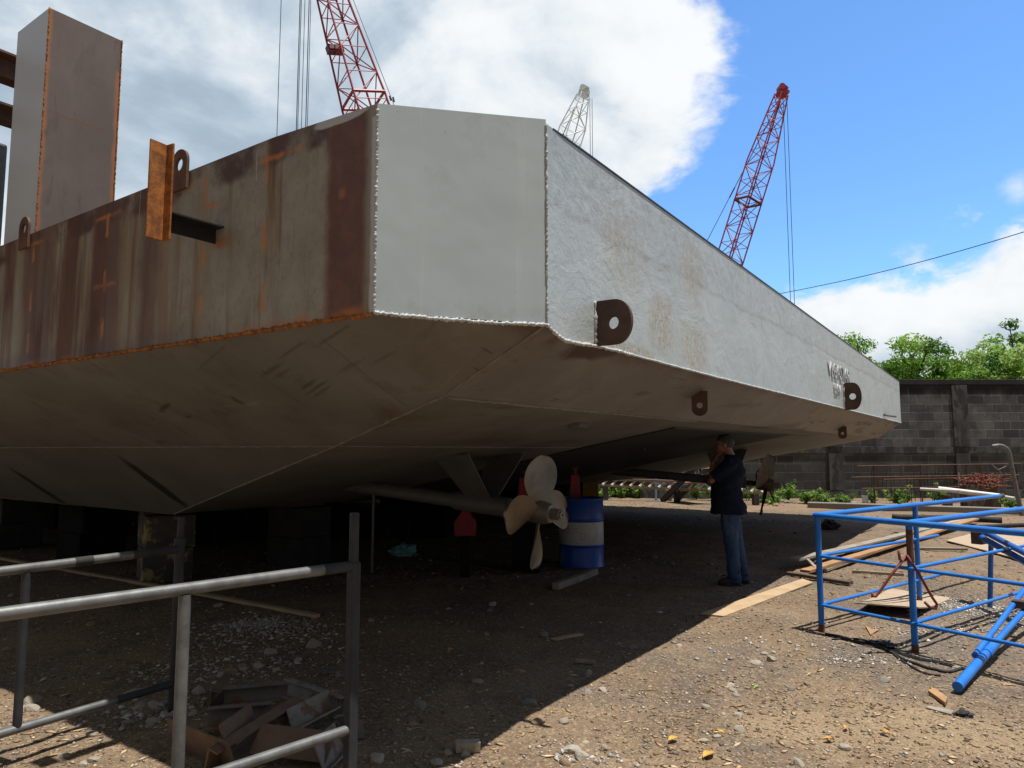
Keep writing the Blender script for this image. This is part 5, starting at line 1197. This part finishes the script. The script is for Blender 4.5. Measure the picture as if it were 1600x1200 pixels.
# ------------------------------------------------------------------ block wall
def wallmat(name, c1, c2, mort):
    m = Mt(name, .95, 0, .2); o3 = m.xyz()
    cb = m.n('ShaderNodeCombineXYZ'); m.put(cb.inputs[0], m.math('ADD', o3[0], m.math('MULTIPLY', m.math('SUBTRACT', m.noise(6, 3, .5), .5), .02))); m.put(cb.inputs[1], m.math('ADD', o3[2], m.math('MULTIPLY', m.math('SUBTRACT', m.noise(5, 3, .5, m.mapv((1, 1, 1), (3, 3, 3))), .5), .02)))
    b = m.n('ShaderNodeTexBrick'); m.put(b.inputs['Vector'], cb.outputs[0]); b.inputs['Scale'].default_value = 1.0
    b.inputs['Brick Width'].default_value = .53; b.inputs['Row Height'].default_value = .268; b.inputs['Mortar Size'].default_value = .014; b.inputs['Mortar Smooth'].default_value = .3; b.inputs['Bias'].default_value = 0
    b.inputs['Color1'].default_value = (*c1, 1); b.inputs['Color2'].default_value = (*c2, 1); b.inputs['Mortar'].default_value = (*mort, 1); b.offset = .5
    c = b.outputs['Color']
    c = m.mix(m.math('MULTIPLY', m.step(m.noise(1.2, 6, .65), .42, .62), .55), c, (.045, .045, .048))
    c = m.mix(m.math('MULTIPLY', m.step(m.noise(7, 7, .72), .50, .66), .45), c, (.05, .05, .052))
    c = m.mix(m.math('MULTIPLY', m.step(m.noise(3.2, 7, .7, m.mapv((1, 1, .25), (2, 2, 9))), .56, .70), .40), c, (.16, .16, .152))
    c = m.mix(m.math('MULTIPLY', m.step(m.math('ADD', o3[2], m.math('MULTIPLY', m.math('SUBTRACT', m.noise(2.2, 6, .7, m.mapv((1, 1, .3))), .5), 1.1)), 3.05, 3.5), .85), c, (.020, .020, .024))
    c = m.mix(m.math('MULTIPLY', m.step(m.math('ADD', o3[2], m.math('MULTIPLY', m.math('SUBTRACT', m.noise(1.5, 6, .7), .5), .9)), 1.75, .9), .55), c, (.040, .038, .036))
    c = m.mix(m.math('MULTIPLY', m.step(m.noise(5, 5, .6, m.mapv((1, 1, .06))), .56, .66), m.math('MULTIPLY', m.step(o3[2], 1.4, 1.0), .45)), c, (.085, .05, .035))
    m.color(c); nb = m.bump(m.math('MULTIPLY', b.outputs['Fac'], -1.0), .7, .012); m.bump(m.noise(40, 6, .75), .5, .006, nb); return m.m
M_wall = wallmat('mouldy_block', (.056, .060, .066), (.165, .172, .178), (.21, .22, .225))
M_wallc = simple('mouldy_cast_concrete', (.105, .108, .11), (.045, .047, .05), 3.0, .95, 0, .6, .006, (.035, .035, .036), .52, (1, 1, .4))
M_walltop = simple('black_mould_concrete', (.030, .030, .034), (.018, .018, .021), 4, .95, 0, .5, .005, (.085, .085, .08), .66)
YW = 22.5
wl = thing('block_wall', 'tall mouldy grey concrete block wall closing the yard on the right, with trees above it', 'wall', (16, YW, 0))
mb = MB(); mb.box((17, YW + .10, 1.78), (26, .20, 3.56)); mb.build('wall_panel', M_wall, wl)
mb = MB(); mb.box((17, YW + .10, 3.645), (26.02, .26, .17)); mb.build('coping', M_walltop, wl, bevel=.015)
mb = MB(); mb.box((17, YW - .012, 1.50), (26, .026, .20)); mb.build('bond_beam', M_wallc, wl)
mb = MB(); mb.box((17, YW - .02, .12), (26, .05, .26)); mb.build('plinth', M_wallc, wl)
for x in (6.15, 10.15, 14.15, 18.15, 22.15, 26.15):
    mb = MB(); mb.box((x, YW - .02, 2.58), (.48, .06, 1.94)); mb.box((x, YW - .02, .825), (.44, .06, 1.14)); mb.build('pilaster', M_wallc, wl)
w2 = thing('block_wall', 'dark concrete block wall running back behind the barge, glimpsed under the hull', 'wall', (4, YW, 0), HA + math.pi / 2)
mb = MB(); mb.box((21, -.1, 1.75), (42, .2, 3.5)); mb.build('wall_panel', M_wall, w2, local=True)
mb = MB(); mb.box((21, -.1, 3.58), (42, .26, .16)); mb.build('coping', M_walltop, w2, local=True)
# kerb at the wall foot
a, b = G(1262, 793), G(1660, 806); mb = MB(); mb.beam((a.x, a.y, .07), (b.x, b.y, .07), .22, .15); tag(mb.build('kerb', M_rocks[2], bevel=.02), 'low broken concrete kerb in front of the block wall', 'kerb')
p = G(1352, 786); mb = MB(); mb.lathe([(.06, 0), (.075, .01), (.085, .20), (.088, .205), (.078, .205), (.07, .02), (0, .02)], c=(p.x, p.y, 0), seg=20); tag(mb.build('pot', M_col_white, smooth=40), 'small pale pot standing on the kerb by the wall', 'pot')
for i, (px, py, s_) in enumerate(((1212, 790, .16), (1303, 790, .10), (1334, 787, .12), (1400, 790, .10), (1230, 786, .10))):
    p = G(px, py); place_rock(p.x, p.y, s_, 1 if i == 0 else 2, i + 3)

# ------------------------------------------------------------------ vegetation
M_leaf = colmat('leaf', .55, .35)
tb = M_leaf.node_tree; bs = tb.nodes['Principled BSDF']
bs.inputs['Subsurface Weight'].default_value = 0
tr = tb.nodes.new('ShaderNodeBsdfTranslucent'); mxs = tb.nodes.new('ShaderNodeMixShader'); mxs.inputs[0].default_value = .42
vc = tb.nodes.new('ShaderNodeVertexColor'); vc.layer_name = 'col'
tb.links.new(vc.outputs[0], tr.inputs[0]); outn = tb.nodes['Material Output']
tb.links.new(bs.outputs[0], mxs.inputs[1]); tb.links.new(tr.outputs[0], mxs.inputs[2]); tb.links.new(mxs.outputs[0], outn.inputs[0])
M_bark = simple('bark', (.11, .085, .06), (.07, .055, .04), 8, .95, 0, .6, .01)
def leaf_cloud(name, centers, n, size, pal, parent, up=.35, loc=Vector((0, 0, 0))):
    """leaf cards: folded diamonds of 4 verts, 2 tris, scattered round twig centres (x,y,z,r)"""
    c = np.array(centers); wts = c[:, 3] ** 1.6; idx_ = rs.choice(len(c), n, p=wts / wts.sum())
    d = rs.randn(n, 3); d /= np.linalg.norm(d, axis=1, keepdims=True); rad_ = c[idx_, 3] * (rs.rand(n) ** .45)
    P = c[idx_, :3] + d * rad_[:, None] * np.array([1, 1, .72])
    nrm = d * .6 + rs.randn(n, 3) * .7 + np.array([0, 0, up]); nrm /= np.linalg.norm(nrm, axis=1, keepdims=True)
    t = np.cross(nrm, rs.randn(n, 3)); t /= np.linalg.norm(t, axis=1, keepdims=True) + 1e-9; b = np.cross(nrm, t)
    s_ = size * (.6 + .8 * rs.rand(n))[:, None]
    V = np.stack([P - t * s_, P + b * s_ * .42 - nrm * s_ * .12, P + t * s_, P - b * s_ * .42 - nrm * s_ * .12], 1).reshape(-1, 3)
    Fq = (np.array([[0, 1, 2], [0, 2, 3]])[None] + np.arange(n)[:, None, None] * 4).reshape(-1, 3)
    pal = np.array(pal); cc_ = pal[rs.randint(0, len(pal), len(c))][idx_] * (.7 + .6 * rs.rand(n, 1)); C_ = np.repeat(cc_, 4, 0)
    o = npmesh(name, V - np.array(loc), Fq, M_leaf, colors=C_)
    if parent: o.parent = parent
    return o
def tree(label, px, top_py, wpx, Y, pal, n, seed, size=.13, base_py=None):
    rr = random.Random(seed); k = Y / F; top = AY(px, top_py, Y); cx, H_ = top.x, top.z; w_ = wpx * k / 2
    t = thing('tree', label, 'tree', (cx, Y, 0), 0, 'trees behind the block wall'); mb = MB(); base = Vector((cx, Y, 0)); cents = []
    th_ = H_ * .45; trunk = [base, base + Vector((rr.uniform(-.2, .2), 0, th_ * .5)), base + Vector((rr.uniform(-.3, .3), rr.uniform(-.3, .3), th_))]
    mb.tube(trunk, [.22, .17, .14], 9)
    for i in range(18):
        a = rr.uniform(0, 6.28); e = rr.uniform(.25, 1.4); L = (H_ - th_) * rr.uniform(.7, 1.12); s0 = trunk[1].lerp(trunk[2], rr.uniform(.3, 1))
        dv = Vector((math.cos(a) * math.cos(e) * w_ / (H_ - th_) * 1.25, math.sin(a) * math.cos(e) * w_ / (H_ - th_) * 1.25, math.sin(e) * .92)); p1 = s0 + dv * L * .5 + Vector((0, 0, .1)); p2 = s0 + dv * L
        mb.tube([s0, p1, p2], [.08, .05, .02], 6)
        for q in range(6):
            f_ = rr.uniform(.45, 1.05); c_ = s0.lerp(p2, f_) + Vector((rr.gauss(0, .3 * w_ * .5), rr.gauss(0, .3 * w_ * .5), rr.gauss(0, .22)))
            c_.z = min(c_.z, H_ - .25); cents.append((c_.x, c_.y, c_.z, rr.uniform(.28, .62) * min(1.2, w_ / 1.8)))
    mb.build('trunk', M_bark, t, smooth=50); leaf_cloud('crown', cents, n, size, pal, t, loc=Vector((cx, Y, 0)))
gA = [(.18, .35, .045), (.25, .44, .06), (.10, .22, .035), (.33, .52, .08), (.20, .37, .055)]
gB = [(.34, .50, .13), (.40, .56, .17), (.25, .41, .10), (.46, .60, .22), (.20, .34, .09)]
gC = [(.10, .21, .04), (.15, .28, .055), (.075, .16, .04)]
tree('broad deep green tree rising behind the wall beside the end of the barge', 1393, 514, 190, 34, gA, 19000, 2, .10)
tree('lower green tree partly behind the barge end above the wall', 1335, 520, 130, 37, gA, 8000, 12, .10)
tree('short bushy green tree between the deep green tree and the pale trees', 1458, 543, 110, 33, gA, 9500, 5, .10)
tree('pale yellowish green open crowned tree above the wall', 1520, 520, 130, 36, gB, 7500, 7, .10)
tree('pale green thin tree behind the tallest tree at the right edge', 1572, 530, 130, 40, gB, 7500, 8, .10)
tree('tallest tree at the right picture edge, spreading above the wall', 1590, 478, 125, 31, gA + gB, 12000, 10, .10)
tree('green tree filling the gap at the foot of the sky, low behind the wall', 1500, 552, 220, 44, gC + gB[:1], 9000, 14, .11)
for px, py in ((1720, 505), (1840, 530)): tree('leafy green tree standing beyond the right picture edge', px, py, 120, 35, gA, 3500, px)
for i, (px, py, h_, w_, nn_, lab) in enumerate([(1232, 784, .75, .35, 260, 'tallest leafy weed in the bright clump by the wall'), (1207, 787, .35, .4, 200, 'low weed beside the rusty tyre of earth by the wall'), (1262, 787, .5, .5, 320, 'broad bright weed growing at the wall foot'), (1290, 787, .42, .45, 300, 'bright weed at the right end of the long weed clump'), (1318, 788, .38, .3, 180, 'small weed tuft ending the clump by the wall'), (1364, 786, .45, .18, 110, 'narrow single stemmed weed beside the pale pot'), (1405, 788, .62, .55, 360, 'spiky spreading weed growing under the rusted rods'), (1470, 786, .65, .45, 240, 'weed growing behind the long blue top rail'), (1546, 792, .5, .5, 200, 'thin weed below the white pipes'), (1580, 793, .4, .4, 160, 'thin weed beside the gooseneck pole'),
        (1088, 780, .75, .5, 300, 'bright weed behind the wooden steps'), (1115, 781, .55, .4, 240, 'weed beside the standing man, under the ladder'), (1170, 781, .8, .4, 260, 'weed at the far end of the ladder'), (995, 778, .80, .4, 220, 'weed growing tall behind the middle of the ladder'), (972, 778, .72, .5, 200, 'weed behind the left part of the ladder'), (1020, 778, .5, .4, 200, 'low weed under the middle of the ladder'), (1195, 785, .4, .4, 200, 'weed between the far propeller and the wall'), (945, 778, .6, .5, 200, 'weed at the left end of the ladder')]):
    p = G(px, py); t = thing('weed', lab, 'weed', (p.x, p.y, 0), 0, 'weeds along the wall'); cents = []; mb = MB(); rr = random.Random(i)
    for s_ in range(13):
        a = rr.uniform(0, 6.28); l_ = rr.uniform(.1, 1) * w_ * rr.uniform(.6, 1.1); hh = h_ * .8 * (1.0 if s_ == 0 else rr.uniform(.25, .85)); tp = Vector((p.x + math.cos(a) * l_, p.y + math.sin(a) * l_, hh))
        mb.tube([(p.x, p.y, -.01), ((p.x * 1.4 + tp.x * .6) / 2, (p.y * 1.4 + tp.y * .6) / 2, hh * .55), tp], [.009, .007, .004], 5)
        for q in range(3): c_ = Vector((p.x, p.y, 0)).lerp(tp, .45 + .28 * q); cents.append((c_.x, c_.y, c_.z, .05 + .07 * rr.random()))
    mb.build('stem', simple('weed_stem', (.10, .16, .04), (.07, .12, .03)) if i == 0 else bpy.data.materials['weed_stem'], t)
    leaf_cloud('leaves', cents, int(nn_ * 2.2), .042, [(.13, .26, .04), (.20, .36, .05), (.08, .17, .03), (.26, .40, .09), (.17, .30, .05)], t, .5, Vector((p.x, p.y, 0)))

# ------------------------------------------------------------------ things beyond the barge
a, b = AY(926, 748, 22.0), AY(1205, 757.5, 19.6); a2, b2 = AY(926, 757.5, 22.0), AY(1205, 771, 19.6)
ld = thing('ladder', 'long pale steel ladder frame lying on its side beyond the barge', 'ladder', ((a.x + b.x) / 2, (a.y + b.y) / 2, 0))
M_prim = simple('pinkish_primer_steel', (.46, .34, .27), (.36, .26, .21), 5, .6); M_pw = simple('white_rung_paint', (.66, .66, .62), (.55, .55, .52), 8, .5)
for u_, v_ in ((a, b), (a2, b2)): mb = MB(); mb.beam(u_, v_, .09, .07); mb.build('rail', M_prim, ld)
for i in range(18):
    t = (i + .5) / 18; p = a.lerp(b, t); q = a2.lerp(b2, max(0, t - .012)); mb = MB(); mb.beam(q + Vector((-.05, -.06, .02)), p + Vector((.05, .05, -.02)), .06, .05); mb.build('rung', M_pw, ld)
for t in (.08, .5, .92):
    p = a2.lerp(b2, t); mb = MB(); mb.box((p.x, p.y, (p.z - .04) / 2), (.14, .2, p.z - .04)); mb.build('foot_block', M_block_dark, ld)
a = G(1034, 783.5); b = AY(1098, 718, a.y - 1.6)
st_ = thing('wooden_steps', 'wooden steps, stringers coloured black as if in shade, leaning up to the hull beyond the barge stern', 'steps', (a.x, a.y, 0))
dv = (b - a); mb = MB(); mb.beam(a, b, .07, .16); mb.build('stringer', M_black_steel, st_); mb = MB(); mb.beam(a + Vector((.55, .5, 0)), b + Vector((.55, .5, 0)), .07, .16); mb.build('stringer', M_black_steel, st_)  # black in the stringers' colour stands in for the hull's shade
for t in (.22, .40, .58, .76):
    p = a + dv * t; mb = MB(); mb.box(p + Vector((.30, .22, .06)), (.75, .30, .045), .5); mb.build('tread', M_plank, st_)
p = a + Vector((.30, .35, 0)); mb = MB(); mb.box((p.x, p.y, .45), (.12, .12, .9)); mb.build('prop_post', M_plank_dark, st_)
# pale blue bar fence
fx0, fx1, fy = AY(1026, 745, 21.6).x, AY(1112, 745, 21.6).x, 21.6

fe = thing('bar_fence', 'low pale blue bar fence panel behind the wooden steps', 'fence', ((fx0 + fx1) / 2, fy, 0))
M_pb = simple('pale_blue_paint', (.24, .36, .55), (.18, .28, .46), 8, .5)
for z in (.48, .98): mb = MB(); mb.beam((fx0, fy, z), (fx1, fy, z), .035, .035); mb.build('rail', M_pb, fe)
for fx_ in (fx0 - .03, fx1 + .03): mb = MB(); mb.box((fx_, fy, .53), (.06, .06, 1.06)); mb.build('post', M_pb, fe)
k = 0; x = fx0 + .03
while x < fx1: mb = MB(); mb.tube([(x, fy, .42), (x, fy, 1.06)], .016, 6); mb.build('bar', M_pb, fe); x += .095
# rebar rack with rods
ry = 19.3
rk = thing('rebar_rack', 'rusty rack of thin steel rods standing against the block wall', 'rack', (AY(1480, 760, ry).x, ry, 0))
for z, xa, xb in ((1.10, 1340, 1596), (.80, 1330, 1592), (.50, 1345, 1580), (.74, 1380, 1540)):
    pa, pb = AY(xa, 740, ry), AY(xb, 740, ry); mb = MB(); mb.tube([(pa.x, ry, z - .03), ((pa.x + pb.x) / 2, ry + .02, z), (pb.x, ry, z + .03)], .016, 6); mb.build('long_rod', M_rust, rk)
for px in (1366, 1440, 1511, 1533, 1590):
    p = AY(px, 740, ry); mb = MB(); mb.tube([(p.x, ry + .03, 0), (p.x, ry + .03, 1.12)], .02, 6); mb.build('post', M_rust, rk)
mb = MB()
for i in range(36): p = AY(1362 + i * 6.3 + R.uniform(-2, 2), 740, ry); l_ = R.uniform(.3, 1.0); zt2 = R.choice([1.1, .8]); mb.tube([(p.x, ry + .06, max(.05, zt2 - l_)), (p.x + R.uniform(-.03, .03), ry + .06, zt2)], .008, 5)
mb.build('short_rods', M_rust_dark, rk)
bx = AY(1532, 752, 19.0); mb = MB()
for i in range(95):
    c_ = Vector((bx.x + R.gauss(0, .30), 19.0 + R.gauss(0, .10), .68 + R.gauss(0, .085))); d = Vector((R.uniform(-1, 1), R.uniform(-.4, .4), R.uniform(-.35, .35))).normalized() * R.uniform(.08, .25); q = Vector((R.gauss(0, .05), R.gauss(0, .05), R.gauss(0, .06)))
    mb.tube([c_ - d, c_ + q, c_ + d], .011, 5)
tag(mb.build('wire_bundle', simple('bright_rust_wire', (.26, .075, .04), (.16, .05, .035), 20, .8)), 'tangled bundle of rust red tie wire hanging on the rod rack', 'wire bundle')
mb = MB(); mb.box((bx.x, 19.05, .29), (.9, .3, .58)); tag(mb.build('timber_stack', M_plank_dark, bevel=.01), 'dark low timber stack under the tangled wire bundle', 'timber stack')
for i, (xa, ya, xb, yb2, r_, lb) in enumerate(((1466, 763.5, 1562, 775, .060, 'thick white plastic pipe lying in front of the rod rack'), (1438, 764, 1500, 767, .035, 'thin white pipe lying left of the thick white pipe'), (1556, 774, 1586, 779, .04, 'short pale pipe end right of the thick white pipe'))):
    pa, pb = AY(xa, ya, 18.3), AY(xb, yb2, 17.7); mb = MB(); mb.tube(sub_line(pa, pb, .4), r_, 12); tag(mb.build('white_pipe', M_pw, smooth=40), lb, 'pipe')
for px in (1480, 1550): p = AY(px, 770, 18.0); mb = MB(); mb.box((p.x, 18.02, (p.z - .05) / 2), (.12, .25, p.z - .06)); tag(mb.build('pipe_stand', M_rust_dark), 'dark block carrying the white pipes, %s one' % ('left' if px < 1500 else 'right'), 'stand')
b0 = G(1597, 806); Yp = b0.y; gp = thing('gooseneck_pole', 'pale grey gooseneck pipe pole leaning in front of the block wall', 'pole', tuple(b0))
pts = [b0, AY(1588, 765, Yp), AY(1579, 720, Yp), AY(1577, 708, Yp), AY(1573, 701, Yp), AY(1567, 697, Yp), AY(1560, 696, Yp), AY(1550, 697.5, Yp)]
mb = MB(); mb.tube(pts, [.05, .048, .045, .045, .045, .045, .044, .042], 12); mb.build('pipe', M_galv, gp, smooth=50)
mb = MB(); mb.tube([AY(1577, 725, Yp), AY(1569, 730, Yp), AY(1560, 734, Yp), AY(1554, 730, Yp), AY(1549, 725, Yp)], .014, 6); mb.tube([AY(1561, 733, Yp), AY(1564, 742, Yp)], .014, 6); mb.build('bracket', M_galv, gp, smooth=50)

# ------------------------------------------------------------------ cranes
def lattice(mb, A, B, wA, secs, panel, rc, rl, yaw):
    """four-chord boom from A to B; secs = [(t, width)]; returns chord function"""
    A, B = Vector(A), Vector(B); d = (B - A); L = d.length; d.normalize(); x_ = d.cross(Vector((0, 1, 0))).normalized(); y_ = d.cross(x_)
    x2 = x_ * math.cos(yaw) + y_ * math.sin(yaw); y2 = y_ * math.cos(yaw) - x_ * math.sin(yaw)
    def wd(t): return float(np.interp(t, [s_[0] for s_ in secs], [s_[1] for s_ in secs]))
    def P(t, i): w_ = wd(t) / 2; sx_, sy_ = ((-1, -1), (1, -1), (1, 1), (-1, 1))[i]; return A + d * L * t + x2 * sx_ * w_ + y2 * sy_ * w_
    for i in range(4): mb.tube([P(t, i) for t in [s_[0] for s_ in secs]], rc, 7)
    t = 0.0; k = 0
    while t < 1 - 1e-3:
        t2 = min(1, t + panel * max(.5, wd(t) / wA) / L)
        for i in range(4):
            j = (i + 1) % 4
            a, b = (i, j) if (k + i) % 2 == 0 else (j, i)
            mb.tube([P(t, a), P(t2, b)], rl, 5)
            if k % 1 == 0: mb.tube([P(t, i), P(t, j)], rl * .8, 5)
        t = t2; k += 1
    return P, d, x2, y2
def crane_base(t, base, yaw, mat):
    b = Vector((base[0], base[1], 0)); Mz = Matrix.Rotation(yaw, 3, 'Z')
    for s_ in (-1, 1):
        mb = MB(); prof = []
        for k in range(20):
            a = 2 * math.pi * k / 20; prof.append(b + Mz @ Vector((math.copysign(min(abs(math.cos(a)) * 3.2, 2.9), math.cos(a)), s_ * 1.9 - .4, .55 + .55 * math.sin(a))))
        mb.prism(prof, Mz @ Vector((0, .8, 0))); mb.build('crawler_track', M_rubber, t)
    mb = MB(); mb.box(b + Vector((0, 0, 1.35)), (3.6, 2.8, .5), Mz); mb.box(b + Mz @ Vector((-.8, 0, 2.3)), (4.6, 2.8, 1.5), Mz); mb.build('machine_house', mat, t, bevel=.05)
    mb = MB(); mb.box(b + Mz @ Vector((1.9, 1.0, 2.3)), (1.3, 1.0, 1.6), Mz); mb.build('cab', mat, t, bevel=.06)
    mb = MB(); mb.box(b + Mz @ Vector((-3.4, 0, 2.1)), (.8, 2.9, 1.2), Mz); mb.build('counterweight', M_block_dark, t, bevel=.05)
# near red crane (left)
Yc = 32.0; hd = AY(490, -95, Yc); bs_ = AY(722, 660, Yc)
cr = thing('crane', 'large red lattice boom crane rising right behind the barge corner', 'crane', (bs_.x, bs_.y, 0), 0, 'lattice boom cranes behind the barge')
tz = lambda y: 0
mb = MB(); A_c, B_c = Vector((bs_.x, bs_.y, bs_.z)), Vector((hd.x, hd.y, hd.z)); L_ = (B_c - A_c).length
t160 = (AY(570, 160, Yc).z - A_c.z) / (B_c.z - A_c.z)
P_, d_, x_, y_ = lattice(mb, A_c, B_c, 1.5, [(0, .5), (.10, 1.62), (t160, 1.58), (t160 + .02, 1.52), (1, .70)], 1.35, .052, .029, rad(33))
mb.build('boom', M_boom_red, cr, smooth=50)
tk = t160 + .02
mb = MB()
for i in range(4): mb.tube([P_(t160 + .004, i), P_(t160 + .004, (i + 1) % 4)], .07, 6)
mb.build('end_frame', M_boom_red, cr)
c_ = (P_(t160 + .11, 1) + P_(t160 + .11, 2)) / 2; mb = MB(); mb.box(c_, (.75, .35, .34), Matrix((x_, y_, d_)).transposed()); mb.build('guide_sheave', M_boom_dark, cr)
mb = MB(); mb.box(B_c + d_ * .3, (.9, .6, .9), Matrix((x_, y_, d_)).transposed()); mb.tube([B_c + d_ * .5 - y_ * .4, B_c + d_ * .5 + y_ * .4], .42, 16); mb.build('boom_head', M_boom_red, cr, bevel=.03)
for px, r_ in ((445.5, .016), (474.5, .020), (476.5, .016), (482, .014), (488.5, .020), (491, .014)):
    tpp = AY(px, -88, Yc); mb = MB(); mb.tube([(tpp.x, Yc - .3, tpp.z), (tpp.x, Yc - .3, 1.5)], r_, 6); mb.build('hoist_rope', M_cable, cr)
hk_ = AY(482, 500, Yc); mb = MB(); mb.box((hk_.x, Yc - .3, 1.6), (.7, .3, .9)); mb.build('hook_block', M_boom_dark, cr, bevel=.05)
for px0, px1 in ((546, 610), (552, 616)):
    a, b = AY(px0, 0, Yc + .6), AY(px1, 165, Yc + .6); e = (b - a); mb = MB(); mb.tube([a - e * .55, a, b, b + e * 3.0], .017, 6); mb.build('pendant_line', M_cable, cr)
for px, py in ((611, 150), (616, 152)): p = AY(px - 2, py, Yc + .6); mb = MB(); mb.tube([p, p + Vector((.06, 0, -.22))], .05, 6); mb.build('rope_socket', M_cable, cr)
crane_base(cr, (bs_.x + 1.5, bs_.y, 0), rad(180), M_boom_red)
# far red crane (right)
def far_crane(label, hx, hy, bx_, by_, Yc, w_, mat, ropes, pend, t_taper, headw, rc, rl, yaw):
    hd, b_ = AY(hx, hy, Yc), AY(bx_, by_, Yc); cr = thing('crane', label, 'crane', (b_.x, b_.y, 0), 0, 'lattice boom cranes behind the barge')
    mb = MB(); P_, d_, x_, y_ = lattice(mb, b_, hd, w_, [(0, .5), (.12, w_), (t_taper, w_), (1, headw)], w_ * .9, rc, rl, yaw); mb.build('boom', mat, cr, smooth=50)
    mb = MB(); M3 = Matrix((x_, y_, d_)).transposed(); mb.box(hd + d_ * .2, (headw * 1.0, headw * .7, .8), M3); mb.box(hd + d_ * .7, (headw * .7, headw * .7, .35), M3); mb.tube([hd + d_ * .55 + x_ * .30 - Vector((0, .4, 0)), hd + d_ * .55 + x_ * .30 + Vector((0, .4, 0))], .30, 14); mb.tube([hd + d_ * .4 - x_ * .5 - Vector((0, .4, 0)), hd + d_ * .4 - x_ * .5 + Vector((0, .4, 0))], .20, 14); mb.build('boom_head', mat, cr)
    for t in (.28, .42, .68):
        mb = MB()
        for i in range(4): mb.tube([P_(t, i), P_(t, (i + 1) % 4)], rc * 1.6, 6)
        mb.build('section_joint', M_boom_dark if mat is M_boom_red else mat, cr)
    for px in ropes: q = AY(px, hy + 6, Yc - .5); mb = MB(); mb.tube([q, (q.x, q.y, 2.0)], .028, 5); mb.build('hoist_rope', M_cable, cr)
    q = AY(ropes[0], 640, Yc - .5); mb = MB(); mb.box((q.x, q.y, 2.2), (.8, .4, 1.2)); mb.build('hook_block', M_boom_dark, cr, bevel=.05)
    for (x0_, y0_, x1_, y1_) in pend:
        a, b = AY(x0_, y0_, Yc), AY(x1_, y1_, Yc + 2); mb = MB(); mb.tube([a, a.lerp(b, .55), b, b + (b - a) * .9], .03, 5); mb.build('pendant_line', M_cable, cr)
        p = a.lerp(b, .62); mb = MB(); mb.tube([p, p + (b - a).normalized() * 1.0], .06, 5); mb.build('rope_socket', M_cable, cr)
    crane_base(cr, (b_.x + (1.5 if bx_ < hx else -1.5) * -1, b_.y, 0), 0 if bx_ < hx else math.pi, mat)
far_crane('distant red lattice crane standing against blue sky right of the barge middle', 1221, 148, 1052, 688, 65, 1.75, M_boom_red, (1223.5, 1229.5), ((1214, 165, 1107, 372), (1211, 172, 1110, 366)), .80, .85, .070, .042, rad(28))
far_crane('distant white lattice crane seen just above the stern edge', 911, 148, 740, 690, 72, 2.0, M_boom_white, (921.5, 925), ((900, 165, 868, 235), (898, 168, 872, 230)), .90, .95, .066, .040, rad(30))
a, b = AY(1180, 466, 62), AY(1760, 312, 40); n_ = 24
mb = MB(); mb.tube([a.lerp(b, i / n_) - Vector((0, 0, .55 * math.sin(math.pi * i / n_))) for i in range(n_ + 1)], .028, 6)
tag(mb.build('power_line', M_cable, origin=tuple(a)), 'single dark overhead wire crossing the clouds at the right', 'overhead wire')
